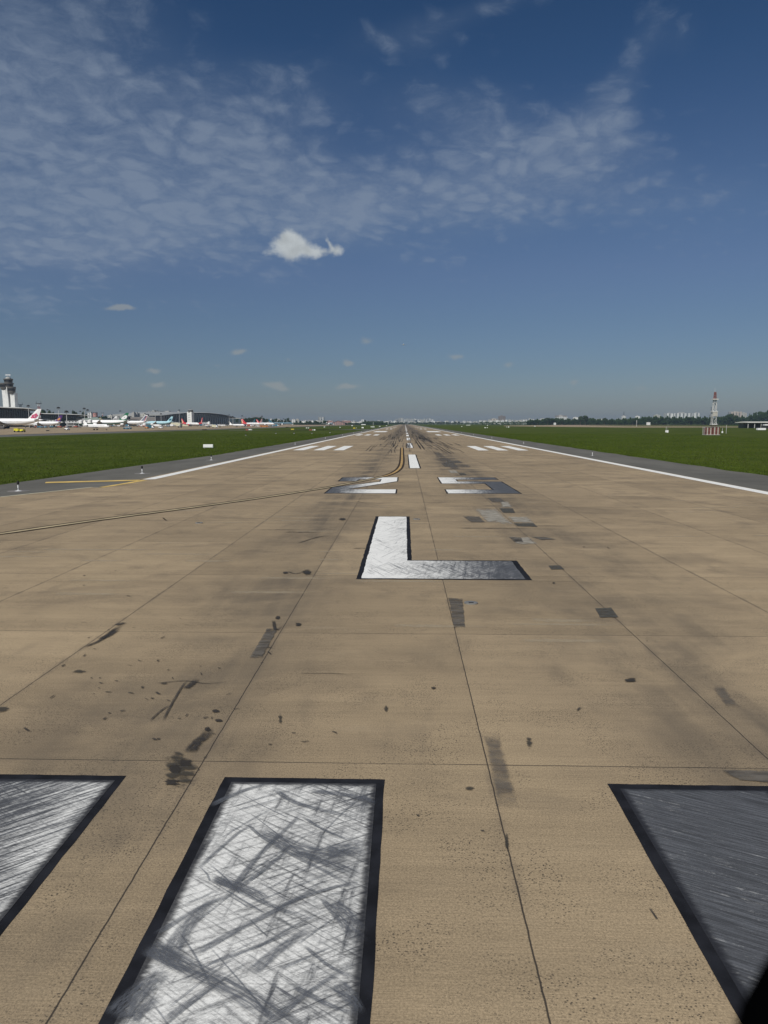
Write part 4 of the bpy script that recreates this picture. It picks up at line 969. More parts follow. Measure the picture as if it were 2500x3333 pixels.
# scaffold frames above trees
for a, c, tp, lb in ((788, 800, 1356, 'small dark open frame above the trees right of the terminal'), (819, 853, 1353.5, 'long open steel frame above the dark trees')):
    p_, q_ = Wp(a, tp, 2300), Wp(c, tp, 2300); t0 = thing('steel_frame', lb, 'steel frame', (p_[0], 2300, 0)); b = MB(); w_ = q_[0]-p_[0]; n = max(3, int(w_/5))
    for k in range(n+1): b.box(w_*k/n-.25, w_*k/n+.25, 0, .5, 0, p_[2]); b.box(w_*k/n-.25, w_*k/n+.25, 12, 12.5, 0, p_[2])
    b.build('posts', M_brn, t0); b = MB()
    for z_ in (p_[2]-.4, p_[2]-5): b.box(0, w_, 0, .4, z_, z_+.5); b.box(0, w_, 12, 12.4, z_, z_+.5)
    b.build('beams', M_brn, t0)
# boarding bridges
def bridge(px0, px1, y0, y1, Y, label):
    a, c = Wp(px0, y0, Y), Wp(px1, y1, Y); w_ = c[0]-a[0]; t0 = thing('boarding_bridge', label, 'boarding bridge', (a[0], Y, 0), 0, 'boarding bridges of the terminal')
    MB().box(0, w_, 0, 3.4, c[2], a[2]).build('tunnel', M_lgrey if px0 > 100 else M_white, t0)
    b = MB()
    for k in (.15, .5, .85): b.box(w_*k-.3, w_*k+.3, 1.2, 1.9, 0, c[2])
    b.build('legs', M_lgrey, t0); MB().lathe([(2.6, c[2]-.3), (2.6, a[2]+.4), (.4, a[2]+1.3)], 14, (w_, 1.7)).build('rotunda', M_white, t0)
    b = MB()
    for k in range(int(w_/4)): b.box(k*4+.6, k*4+2.8, -.05, .02, (a[2]+c[2])/2-.1, a[2]-.5)
    b.build('window_row', M_glass, t0)
bridge(152, 186, 1367.5, 1377, 905, 'white boarding bridge left of the purple tail'); bridge(212, 262, 1370, 1377.5, 930, 'white boarding bridge between the purple tail and the small jet')
bridge(266, 292, 1368, 1376, 950, 'boarding bridge with dark glass behind the tail of the small jet'); bridge(445, 470, 1379, 1385, 1090, 'boarding bridge under the striped-tail airliner'); bridge(655, 680, 1374, 1381, 1500, 'boarding bridge right of the red airliner by the old tower')
# blast wall
x0_, y0_ = G(11, 1397); x1_, y1_ = G(93, 1395.5); t0 = thing('blast_wall', 'long grey blast wall standing on the apron before the first airliner', 'wall', (x0_, y0_, 0))
h_ = 10.3*y0_/2400.; MB().loft([[(0, 0, 0), (0, 2.2, 0), (0, 1.7, h_), (0, 1.4, h_)], [(x1_-x0_, 0, 0), (x1_-x0_, 2.2, 0), (x1_-x0_, 1.7, h_), (x1_-x0_, 1.4, h_)]]).build('panel', M('blast_grey', (.15, .15, .135), .8, .15, .3), t0)
b = MB(); n = 12
for k in range(n+1): b.box((x1_-x0_)*k/n-.1, (x1_-x0_)*k/n+.1, -.3, .1, 0, h_*.97)
b.build('ribs', M_brn, t0)
# vehicles
def vehicle(kind, px, py, L, label, bodym, rz=0., group='service vehicles on the apron', h_=None):
    x_, y_ = G(px, py); t0 = thing(kind, label, {'fire_truck': 'truck', 'bus': 'bus', 'box_truck': 'truck', 'tow_tractor': 'tractor', 'van': 'van', 'baggage_cart': 'cart'}.get(kind, 'vehicle'), (x_, y_, 0), rz, group)
    W2 = 1.25; H_ = h_ or {'bus': 3., 'box_truck': 3.2, 'tow_tractor': 1.3, 'van': 2.1, 'fire_truck': 3.1, 'baggage_cart': 1.7}[kind]
    def sec(x0, x1, z0, z1, nm, mt, sl=0.):
        return MB().loft([[(x0, -W2, z0), (x0, W2, z0), (x0, W2*.93, z1), (x0, -W2*.93, z1)], [(x1, -W2, z0), (x1, W2, z0), (x1-sl, W2*.93, z1), (x1-sl, -W2*.93, z1)]]).build(nm, mt, t0)
    if kind in ('box_truck', 'fire_truck'):
        sec(-L/2, L*.22, .55, H_, 'cargo_body', bodym); c = sec(L*.25, L/2, .5, H_*.8, 'cab', bodym if kind == 'fire_truck' else M_white, .4); MB().box(L*.44, L*.49, -W2-.02, W2+.02, H_*.5, H_*.74).build('windows', M_glass, c)
        sec(-L/2, L/2, .35, .56, 'chassis', M_dk)
    elif kind == 'tow_tractor':
        sec(-L/2, L/2, .35, H_, 'body', bodym, .2); c = sec(-L*.2, L*.15, H_, H_+1.1, 'cab', M_white, .2); MB().box(-L*.18, L*.1, -W2-.02, W2+.02, H_+.3, H_+.9).build('windows', M_glass, c)
    elif kind == 'baggage_cart':
        sec(-L/2, L/2, .45, .65, 'bed', M_dk); sec(-L/2+.1, L/2-.1, .65, H_, 'load', bodym)
    else:
        c = sec(-L/2, L/2, .4, H_, 'body', bodym, .5 if kind == 'van' else .15)
        b = MB(); n = int(L/1.4)
        for k in range(n): b.box(-L/2+.3+k*(L-.6)/n, -L/2+.3+(k+.8)*(L-.6)/n, -W2-.01, W2+.01, H_*.55, H_*.85)
        b.build('windows', M_glass, c)
    for sx_ in (-.34, .34):
        for sy_ in (-1, 1): MB().tube((sx_*L, sy_*W2-.12*sy_, .45), (sx_*L, sy_*(W2+.03), .45), .45, n=12).build('wheel', M_tyre, t0)
    return t0
M_ylw = M('signal_yellow', (.66, .60, .03), .5, .2); M_blu = M('tug_blue', (.04, .17, .26), .5, .2); M_bluR = M('bus_blue', (.05, .14, .30), .4); M_or = M('orange_paint', (.55, .2, .03), .5)
vehicle('fire_truck', 58, 1406.5, 2.9, 'yellow truck at the left of the yellow pair on the near apron', M_ylw, 0., 'yellow trucks', 1.9); vehicle('fire_truck', 71.5, 1406.5, 2.5, 'yellow truck at the right of the yellow pair on the near apron', M_ylw, pi, 'yellow trucks', 1.5)
vehicle('tow_tractor', 219, 1400, 2.6, 'small white tractor alone on the apron below the terminal wing', M_white)
vehicle('tow_tractor', 411, 1397, 4.4, 'blue tractor at the left of the blue pair below the green tail', M_blu, .3); vehicle('tow_tractor', 420, 1396.6, 4., 'blue tractor at the right of the blue pair below the green tail', M_blu, 0.1)
vehicle('box_truck', 489, 1394.5, 7., 'dark blue truck below the nose of the light blue airliner', M_teal); vehicle('tow_tractor', 478, 1394.6, 3.2, 'small orange tractor left of the dark blue truck', M_or)
vehicle('tow_tractor', 524, 1394, 4., 'white tractor below the engines of the light blue airliner', M_white); vehicle('box_truck', 514, 1388.6, 12., 'white truck beneath the light blue airliner', M_white)
vehicle('tow_tractor', 586, 1391.5, 4.5, 'dark tractor on the bare apron left of the red and white airliner', M_dk); vehicle('tow_tractor', 678, 1391, 4., 'dark tractor alone right of the red and white airliner', M_dk)
vehicle('box_truck', 700, 1392, 6., 'cream truck on the apron before the big terminal, leftmost of the three there', M('cream_wall', (.62, .6, .44), .7)); vehicle('van', 711, 1391.5, 5., 'tan van beside the cream truck before the big terminal', M('tan_paint', (.4, .34, .22), .5)); vehicle('bus', 721, 1387, 13, 'long white bus before the right half of the big terminal', M_white)
vehicle('bus', 700, 1386.5, 12, 'blue bus before the middle of the big terminal', M_bluR)
vehicle('tow_tractor', 329, 1392.5, 4.2, 'small cream tractor at the nose of the small jet', M('cream_wall', (.62, .6, .44), .7))
vehicle('van', 860, 1390.2, 10, 'orange and white van under the last red-tailed airliner', M_or)
rs = random.Random(21)
cols_ = [('white', M_white), ('dark', M_dk), ('grey', M_lg), ('brown', M_brn), ('red', M('cart_red', (.35, .08, .05), .6)), ('blue', M_blu)]
for (a, c, yy, n, where) in ((100, 200, 1392.3, 11, 'under the purple-tailed airliner'), (206, 262, 1391.2, 9, 'before the terminal wing'), (336, 420, 1388.8, 12, 'under the green-bellied airliner'), (440, 472, 1388.2, 6, 'under the striped-tail airliner'), (528, 570, 1388., 9, 'under the light blue tail'), (655, 745, 1386.2, 20, 'before the big terminal'), (790, 905, 1388.2, 20, 'under the row of red tails')):
    for k in range(n):
        cn, cm = rs.choice(cols_)
        kd = rs.choice(('baggage_cart', 'box_truck', 'tow_tractor', 'baggage_cart')); px = a+(c-a)*(k+rs.uniform(.2, .8))/n
        v_ = vehicle(kd, px, yy+rs.uniform(-.5, .5), rs.uniform(3.5, 7.), '%s %s %s' % (cn, {'baggage_cart': 'loaded cart', 'box_truck': 'truck', 'tow_tractor': 'tractor'}[kd], where), cm, rs.choice((0, .4, -.3, pi)), '%s %ss %s' % (cn, {'baggage_cart': 'cart', 'box_truck': 'truck', 'tow_tractor': 'tractor'}[kd], where))
# ------------------------------------------------------------------ signs and lights by the runway
def sign(px, py, wpx, hpx, label, front, rz=0., legs=True, name='airfield_sign', group='airfield signs'):
    x_, y_ = G(px, py); s_ = y_/2400.; w_, h_ = wpx*s_, hpx*s_
    t0 = thing(name, label, 'sign', (x_, y_, -.05), rz, group); lg = h_*.18
    MB().box(-w_/2, w_/2, -.12, .12, lg+.02, h_).build('cabinet', front, t0)
    b = MB()
    for k in (-.4, .4): b.box(w_*k-.04, w_*k+.04, -.05, .05, 0, lg+.02)
    b.build('legs', M_lgrey, t0)
    if w_ > 1.2 and py > 1430:
        MB().box(-w_/2+.05, w_/2-.05, -.15, -.122, lg+.08, h_-.06).build('panel', front, t0)
    return t0
M_sw = M('sign_white', (.84, .85, .83), .6, .05); M_sy = M('sign_yellow', (.62, .5, .05), .6); M_sr = M('sign_red', (.33, .08, .06), .6); M_sb = M('sign_black', (.015, .015, .015), .7)
sign(678, 1458.5, 32, 13, 'plain white sign box in the grass left of the runway, nearest of all', M_sw)
sign(155.5, 1403.5, 10.5, 4, 'dark flat sign on the apron right of the yellow trucks', M_sb, group='dark signs'); sign(666, 1400.2, 17, 2.6, 'long dark sign at the grass edge before the big terminal', M_sb, group='dark signs'); sign(935, 1391.7, 10, 2.2, 'dark sign at the taxiway before the last trees', M_sb, group='dark signs')
sign(804, 1401.3, 8, 5, 'brownish red sign left of a white box in the grass', M_sr); sign(813, 1400.3, 7.5, 4, 'white box beside the brownish red sign', M_sw); sign(819.5, 1400, 2, 3.4, 'narrow white post-like box right of the white box', M_sw)
sign(952, 1399.6, 10, 4.2, 'yellow sign in the grass with a pale right end', M_sy); sign(1011, 1401.4, 9, 4.2, 'red sign in the grass next to two white boxes', M_sr); sign(1018.5, 1401.4, 2, 4.2, 'narrow white box touching the red sign', M_sw); sign(1024, 1401.5, 4.6, 4.4, 'white box right of the red sign', M_sw)
sign(998, 1394.3, 4.2, 2.8, 'white box before the last trees, left of two', M_sw); sign(1004.3, 1394.3, 4., 2.8, 'white box before the last trees, right of two', M_sw)
sign(1056, 1391.3, 4, 2.8, 'small white box below the left wing of the head-on airliner', M_sw); sign(1107, 1392, 3.6, 2.4, 'small white box right of the head-on airliner', M_sw); sign(1146, 1386.5, 5, 2.4, 'small white box far off, midway between the head-on airliner and the runway', M_sw)
sign(1153, 1395.3, 7.4, 3.6, 'yellow box sign left of a large white box near the runway', M_sy); sign(1180.5, 1394.3, 6.6, 4.4, 'large white box sign close to the left runway edge', M_sw); sign(1160, 1394, 1.6, 2.2, 'tiny white post right of the yellow box sign', M_sw)
sign(1213, 1390.8, 12.5, 2.6, 'long low white sign at the left runway edge, far off', M_sw); sign(1236, 1389, 5, 2.2, 'short low white sign at the left runway edge beyond the long one', M_sw); sign(1258, 1386.3, 4.4, 1.6, 'smallest white sign at the left runway edge', M_sw)
sign(1503, 1389.2, 3, 2, 'white box on the grass right of the runway, left of all', M_sw); sign(1524, 1384.6, 14, 1.6, 'long low white sign far off right of the runway', M_sw); sign(1579, 1393.8, 4, 3, 'white box with a partner, middle of the right grass', M_sw); sign(1586, 1393.2, 2.4, 2.8, 'narrow white box beside its wider partner on the right grass', M_sw); sign(1586.5, 1385.8, 2.4, 2.6, 'distant white box above the pair on the right grass', M_sw)
sign(1655.5, 1391.8, 4, 3.4, 'white box at the left tip of the crossing taxiway', M_sw); sign(1649, 1391, 2, 2, 'tiny white box left of the one at the tip of the crossing taxiway', M_sw); sign(1741, 1388.2, 4.4, 2, 'white box standing on the crossing taxiway edge', M_sw); sign(1729.5, 1383, 3, 2, 'small dark-based white box before the right woods', M_sw)
sign(2147, 1383, 5, 2.6, 'pale box far off on the right grass below the striped flats', M_sw); sign(2273.5, 1378.5, 2.4, 2.4, 'tiny bright white box before the woods left of the striped mast', M_sw); sign(2410, 1384.2, 5.5, 2.8, 'pale box far off right of the striped mast', M_sw)
def edge_light(x_, y_, label=None, sc_=1., dark=True):
    t0 = thing('runway_edge_light', label or 'small white runway edge light on a stem', 'runway light', (x_, y_, -.01), 0, 'runway edge lights')
    MB().lathe([(.19*sc_, 0), (.17*sc_, .02), (.07*sc_, .05), (.035, .09), (.03, .2*sc_)], 16).build('base', M_lgrey, t0)
    MB().lathe([(.55*sc_, -.002), (.55*sc_, .012)], 20).build('base_plate', M_brn, t0)
    MB().tube((0, 0, .18*sc_), (0, 0, .36*sc_), .035*sc_, .03*sc_, 10).build('stem', M_sw, t0); MB().lathe([(.05*sc_, .35*sc_), (.065*sc_, .44*sc_), (.05*sc_, .54*sc_), (.02, .56*sc_)], 12).build('lamp_head', M_sb if dark else M_sw, t0)
    return t0
for (px, py, lb) in ((60, 1598, 'edge light with a black head at the far left, on the grey shoulder'), (463, 1541, 'edge light with a black head just outside the start of the white edge line'), (688, 1497.5, 'third edge light from the left, beside the white edge line')):
    edge_light(*G(px, py), lb, 1.25)
e0 = None
for k in range(2, 16):
    for X in (-23.2, 26.2):
        y_ = 96+(k-2)*60
        if X < 0 and k == 2: continue
        edge_light(X, y_+(0 if X < 0 else 8), ('low white edge light on the %s shoulder, one of a row running far off' % ('left' if X < 0 else 'right')), .75, False)['group'] = 'far edge lights on the %s shoulder' % ('left' if X < 0 else 'right')
for (px, py, lb) in ((898, 1411, 'dark marker in the left grass below the yellow sign, leftmost of three'), (957, 1411, 'dark marker in the left grass, middle of three'), (1015.5, 1411, 'dark marker in the left grass, rightmost of three'), (1074, 1408.5, 'lone dark marker in the grass nearer the runway'), (800, 1417, 'low dark marker in the grass below the row of red tails')):
    x_, y_ = G(px, py); t0 = thing('grass_marker', lb, 'marker', (x_, y_, -.05)); s_ = y_/2400
    MB().box(-2.2*s_, 2.2*s_, -.2, .2, 0, 1.6*s_).build('base', M_lg, t0); MB().box(-2*s_, 2*s_, -.15, .15, 1.6*s_, 3.6*s_).build('head', M_sb, t0)
# ------------------------------------------------------------------ right side: striped mast with shelters
x_, y_ = G(2333, 1415.5); Sx = y_/2400.
mt_ = thing('radio_mast', 'red and white lattice mast with white platforms, behind striped cabins', 'mast', (x_, y_+3.5, 0)); MR = M('aviation_red', (.19, .06, .05), .6, .15, 2.); MWt = M('aviation_white', (.52, .52, .50), .6, .08)
def zpy(py): return CH+(1378.3-py)*(y_+3.5)/2400.
zz = [0, zpy(1381), zpy(1341), zpy(1302), zpy(1279)]; hw = [.95, .80, .68, .42, .26]
for k in range(4):
    b = MB(); z0, z1, w0, w1 = zz[k], zz[k+1], hw[k], hw[k+1]; mi = 0
    for sx_, sy_ in ((-1, -1), (1, -1), (1, 1), (-1, 1)): b.tube((sx_*w0, sy_*w0, z0), (sx_*w1, sy_*w1, z1), .07 if k < 3 else .085, n=6)
    n = 2
    for j in range(n):
        qa, qb = z0+(z1-z0)*j/n, z0+(z1-z0)*(j+1)/n; wa_, wb_ = w0+(w1-w0)*j/n, w0+(w1-w0)*(j+1)/n
        for a_, c_ in (((-1, -1), (1, -1)), ((1, -1), (1, 1)), ((1, 1), (-1, 1)), ((-1, 1), (-1, -1))):
            b.tube((a_[0]*wa_, a_[1]*wa_, qa), (c_[0]*wb_, c_[1]*wb_, qb), .045, n=4); b.tube((c_[0]*wa_, c_[1]*wa_, qa), (a_[0]*wb_, a_[1]*wb_, qb), .045, n=4); b.tube((a_[0]*wa_, a_[1]*wa_, qa), (c_[0]*wa_, c_[1]*wa_, qa), .05, n=4)
    b.build('lattice_section', [MR, MWt, MWt, MR][k], mt_)
    if k: MB().box(-1.08, 1.08, -1.08, 1.08, z0-.22, z0+.22).build('platform', MWt, mt_)
b = MB()
for k in range(7): b.box(-.9+k*.28, -.9+k*.28+.17, -1.0, -.9, zpy(1356), zpy(1343))
b.build('panel_antennas', M('antenna_cream', (.52, .49, .42), .6), mt_); MB().tube((-.15, 0, zz[4]), (-.25, 0, zpy(1266)), .05, .03).build('lightning_rod', M_lgrey, mt_)
b = MB()
for q, zq in ((-.9, zpy(1317)), (-.45, zpy(1313)), (.6, zpy(1312.5))): b.lathe([(.12, zq-.12), (.2, zq), (.12, zq+.12)], 8, (q, -.6))
b.build('dish', M_lg, mt_); b = MB()
for q in (-1, 1): b.tube((q*.65-.1, -.8, zpy(1333)), (q*.55, -.7, zpy(1316)), .12, .12, 6)
b.build('side_antenna', MWt, mt_)
def shelter(px0, px1, py, top, label, dep=2.4, dy_=0.):
    a, c = G(px0, py), G(px1, py); w_ = c[0]-a[0]; h_ = (py-top)*a[1]/2400.
    t0 = thing('equipment_cabin', label, 'cabin', (a[0], a[1]+dy_, 0), 0, 'striped cabins at the foot of the mast')
    b = MB(); n = max(3, int(round(w_/.42)))
    for k in range(n): b.box(w_*k/n, w_*(k+1)/n, .0 if k % 2 else .03, dep, .12, h_, (k % 3 == 1)*1)
    b.build('wall', [M('cabin_red', (.15, .055, .045), .7, .3, 1.5), M('cabin_cream', (.42, .40, .35), .7, .15, 2.)], t0); MB().loft([[(-.1, -.12, h_), (-.1, dep+.1, h_), (-.1, dep+.1, h_+.1), (-.1, -.12, h_+.1)], [(w_+.1, -.12, h_-.04), (w_+.1, dep+.1, h_-.04), (w_+.1, dep+.1, h_+.05), (w_+.1, -.12, h_+.05)]]).build('roof', M_lg, t0)
    MB().box(-.15, w_+.15, -.2, dep+.1, 0, .115).build('plinth', M_lgrey, t0); return t0
shelter(2297, 2318, 1415.6, 1391, 'left striped cabin at the foot of the mast'); shelter(2320, 2342, 1415.6, 1390, 'right striped cabin at the foot of the mast')
b = MB(); a = G(2286.5, 1415.8); t0 = thing('post_frame', 'row of three thin white posts left of the striped cabins', 'post frame', (a[0], a[1], 0)); 
for k in range(3): MB().tube((k*.42, 0, 0), (k*.42, 0, 2.9), .05).build('post', MWt, t0)
MB().box(-.1, 1.0, -.06, .06, 2.9, 3.).build('top_rail', MWt, t0)
for (px, py, top, lb) in ((2363.5, 1411, 1383, 'thin white pole right of the mast'), (2351, 1410, 1393, 'short white gauge post right of the striped cabins'), (2168, 1408, 1388, 'white marker post in the right grass, left of a thin pole'), (2173, 1409, 1384.5, 'thin dark pole beside the white marker post'), (2072, 1388, 1371, 'thin post with a bright top, in the right grass'), (1975.5, 1382, 1365, 'windsock pole before the right woods'), (1989, 1383, 1370, 'pole right of the windsock'), (1319, 1378, 1369, 'thin white mast left of the far runway end') if False else (1215, 1384.5, 1373, 'white post left of the runway before the distant trees')):
    x_, y_ = G(px, py); z_ = CH+(1378.3-top)*y_/2400.; t0 = thing('pole', lb, 'pole', (x_, y_, -.05)); thin = 'thin dark' in lb
    MB().tube((0, 0, 0), (0, 0, z_), .9*y_/2400.*.7, n=7).build('shaft', M_brn if thin else MWt, t0)
    if 'gauge' in lb or 'marker post' in lb: MB().box(-2.2*y_/2400, 2.2*y_/2400, -.15, .15, .2, z_*.38).build('box', M_white, t0)
    if 'windsock' in lb: MB().tube((0, 0, z_), (-5*y_/2400., 0, z_-.6), .5, .25, 8).build('sock', M_white, t0)
    if 'bright top' in lb: MB().lathe([(.3, z_), (.5, z_+.4), (.3, z_+.9)], 8).build('lamp', M_white, t0)
# sheds at the right
def shed(px0, px1, eave, py, label):
    a, c = G(px0, py), G(px1, py); w_ = c[0]-a[0]; h_ = CH+(1378.3-eave)*a[1]/2400.; t0 = thing('open_shed', label, 'shed', (a[0], a[1], 0)); 
    MB().loft([[(-1, -1, h_-.5), (-1, 26, h_-.5), (-1, 26, h_-.1), (-1, 12, h_+.7), (-1, -1, h_-.1)], [(w_, -1, h_-.5), (w_, 26, h_-.5), (w_, 26, h_-.1), (w_, 12, h_+.7), (w_, -1, h_-.1)]]).build('roof', M_roof, t0)
    for k in range(6): MB().box(w_*k/6, w_*k/6+.5, 0, .5, 0, h_-.5).build('post', MWt, t0)
    MB().box(2, w_-1, 14, 25, 0, h_-.6).build('wall', M_brn, t0)
shed(2434, 2560, 1374.5, 1393.5, 'open shed with a pale roof at the right edge'); 
a = G(2484, 1401); t0 = thing('maintenance_rig', 'white and black low equipment rig below the shed at the right edge', 'equipment', (a[0], a[1], 0)); MB().box(0, 6, 0, 3, 1.2, 3.2).build('deck', M_dk, t0); MB().box(-3.5, 1.5, -.5, 2, .3, 1.5).build('tank', M_white, t0); MB().box(1, 7, 0, 3, 3.2, 3.9).build('canopy', M_white, t0)
for k in (1.2, 5.6): MB().box(k, k+.3, .2, .5, 0, 1.2).build('leg', M_dk, t0)
# ------------------------------------------------------------------ trees and woods
for px, top, Y, w_, lb in ((137, 1338.5, 1250, 22, 'dark round tree behind the red and white lattice mast'), (144, 1333, 1260, 22, 'tallest dark tree behind the terminal gap, right of the lattice mast'), (160, 1338.5, 1270, 24, 'dark tree sloping down right behind the terminal wing roof'), (170, 1341, 1280, 14, 'small dark tree at the end of the clump over the terminal wing'),
                           (240, 1339, 1400, 18, 'dark round tree over the terminal wing, left crown of two'), (249, 1340, 1400, 16, 'dark round tree over the terminal wing, right crown of two'), (271, 1342, 1400, 14, 'dark tree left of the pale grey high-rise'), (281, 1346, 1400, 14, 'lower dark tree at the end of the terminal wing roof'),
                           (322, 1354.5, 1500, 18, 'dark tree right behind the round billboard'), (334, 1353, 1500, 18, 'dark tree behind the yellow tail'), (346, 1354, 1500, 18, 'dark tree right of the yellow tail'), (355, 1359, 1480, 12, 'low dark tree left of the grey tail')):
    tree(px, top, Y, w_, lb)
gT = 'trees behind the row of red tails'
for k in range(16):
    px = 772+k*6.6+rt.uniform(-2, 2); top = 1364-7*math.exp(-((px-835)/40)**2)+rt.uniform(-1.5, 1.5)
    if px > 862: top += 3
    tree(px, top, rt.uniform(1900, 2100), rt.uniform(13, 19), 'dark tree in the clump behind the row of red tails', gT)
for px, top, w_ in ((890, 1365, 16), (898, 1363, 16), (908, 1366, 14), (918, 1366, 14), (929, 1363, 12), (937, 1361.5, 14), (944, 1368, 12), (966, 1368, 10), (978, 1369, 12), (1000, 1371, 12), (1010, 1371, 14), (1027, 1370, 16), (1034, 1372, 12), (1045, 1371.5, 12), (1056, 1368, 20), (1005, 1372, 14)):
    tree(px, top, rt.uniform(2000, 2300), w_, 'dark tree standing between pale town houses left of the runway', 'trees between the town houses left of the runway')
for k in range(15):
    px = 1180+k*4.6; top = 1370.5-(3.5 if 1183 < px < 1192 else 0)+rt.uniform(-.8, .8)
    tree(px, top, rt.uniform(2500, 2700), 10, 'dark tree in the belt beyond the left runway edge', 'trees in the belt beyond the left runway edge')
for k in range(40):
    px = 1262+k*6.2+rt.uniform(-2, 2); top = 1374.3+rt.uniform(-1.6, 1.)
    if 1390 < px < 1500: top -= .8
    tree(px, top, rt.uniform(3350, 3600), rt.uniform(6, 10), 'tiny dark tree in the belt at the far runway end', 'trees at the far runway end')
for px, top, w_ in ((1735, 1366.5, 22), (1750, 1367.5, 22), (1782, 1361, 28), (1798, 1360.5, 26), (1815, 1361, 22), (1830, 1364, 22), (1872, 1363, 22), (1890, 1356, 26), (1906, 1351.5, 30), (1925, 1360, 26), (1968, 1361.5, 22), (2036, 1364, 22), (2060, 1363, 26), (2245, 1357, 26), (2290, 1359, 22), (2372, 1347, 34), (2396, 1354, 26), (2478, 1338.5, 40), (2500, 1337, 46), (2460, 1352, 26), (2105, 1356, 24), (2135, 1357, 24), (2345, 1357, 24)):
    tree(px, top, rt.uniform(2150, 2300), w_, 'taller dark tree rising out of the woods right of the runway', 'taller trees in the woods right of the runway')
# woods that read as one mass
def wood(name, runs, Y0, dep, seed, label, leaf=1.9):
    r_ = random.Random(seed); b = MB()
    for px0, px1, t0_, t1_ in runs:
        n = int(abs(px1-px0)*(44 if abs(px1-px0) < 150 else 12))
        for _ in range(n):
            q = r_.random(); px = px0+(px1-px0)*q; Y = Y0+r_.random()*dep; tp = t0_+(t1_-t0_)*q
            zt = Wp(px, tp, Y0)[2]*(1+.13*sin(px*.31)+.10*sin(px*.83+1)); z_ = zt*(1-r_.random()**1.6*1.0)
            x_ = Wp(px, tp, Y)[0]; s = leaf*r_.uniform(.6, 1.3)*Y0/2200
            nn = np.array((r_.uniform(-.6, .6), -1*r_.random(), r_.uniform(-.2, 1))); nn /= np.linalg.norm(nn)+1e-9
            u_ = np.cross(nn, (r_.random(), r_.random(), .3)); u_ /= np.linalg.norm(u_)+1e-9; v_ = np.cross(nn, u_); p_ = np.array((x_, Y, max(z_, .4)))
            b.face([p_-u_*s, p_-v_*s*.8, p_+u_*s, p_+v_*s*.8])
    o = b.build(name, M_leaf[0], None); return tag(o, label, 'woods', None, 'stuff')
wood('woods', [(1715, 1780, 1369, 1366), (1780, 1880, 1364, 1366), (1880, 1960, 1362, 1367), (1960, 2060, 1367, 1365)], 2250, 90, 1, 'belt of dark woods right of the runway, left part')
wood('woods', [(2010, 2120, 1366, 1359), (2120, 2230, 1358, 1361), (2230, 2360, 1360, 1360), (2360, 2440, 1355, 1359), (2440, 2560, 1350, 1338)], 2150, 90, 2, 'belt of dark woods behind the striped mast at the right')
wood('shrubs', [(955, 1060, 1376, 1376), (1060, 1180, 1377.5, 1377), (1180, 1262, 1374, 1375), (1560, 1720, 1374.5, 1373)], 2400, 60, 3, 'low dark shrubs and small trees left and right of the runway end', 1.2)
wood('shrubs', [(1262, 1318, 1377, 1377), (1328, 1560, 1376.8, 1376.4)], 3700, 60, 4, 'low line of dark shrubs beyond the runway end', 1.)
wood('woods', [(2560, 3400, 1350, 1352), (3400, 4300, 1350, 1345)], 2150, 90, 7, 'woods continuing past the right edge')
wood('woods', [(-1500, -60, 1345, 1352)], 1500, 90, 8, 'woods continuing past the left edge')
# ------------------------------------------------------------------ the town beyond
rs = random.Random(33)
def town(a, c, y0, y1, Y0, Y1, n, kinds, label, group, wmin=3, wmax=9, name='town_house'):
    for k in range(n):
        px = a+(c-a)*(k+rs.random())/n; w_ = rs.uniform(wmin, wmax); mk, mt = rs.choice(kinds)
        bld(px-w_/2, px+w_/2, rs.uniform(y0, y1), rs.uniform(Y0, Y1), label % mk, mt, name=name, group=group % mk)
wk = [('white', F_white), ('cream', F_cream), ('grey', F_grey), ('white', F_cream), ('pale', M_conw)]
bld(1035.5, 1040, 1358.5, 3600, 'leftmost and greyest of the five slender towers left of the runway', F_grey, name='tower_block'); bld(1040.5, 1044, 1358, 3600, 'second of the five slender towers left of the runway', F_white, name='tower_block'); bld(1044.6, 1047.6, 1358.5, 3620, 'third and thinnest of the five slender towers', F_grey, name='tower_block'); bld(1048, 1052, 1358.3, 3600, 'fourth of the five slender towers', F_white, name='tower_block'); bld(1052.6, 1056, 1358.3, 3600, 'rightmost of the five slender towers', F_stripe, name='tower_block')
for a, c, tp, lb, mt in ((949, 962, 1365.5, 'white block of flats in the gap between the tree clumps', F_white), (867, 872, 1363.5, 'narrow white block right of the trees behind the red tails', F_white), (879, 885, 1363.5, 'white block just left of the second tree clump', F_white), (963, 972, 1364.5, 'pale block right of the white block of flats', F_cream), (898, 912, 1364.5, 'pale block peeping over the second tree clump', F_cream), (872, 880, 1368, 'low white house between two narrow white blocks', F_white),
                         (1176.5, 1185, 1366, 'white block left of the belt beyond the left runway edge', F_white), (1064, 1085, 1369.5, 'pinkish block right of the slender towers', F_pink), (1112, 1141, 1369.3, 'long pinkish block midway to the runway', F_pink), (1141, 1165, 1375, 'low long white hall near the left runway edge', M_conw)):
    bld(a, c, tp, rs.uniform(2500, 2600), lb, mt)
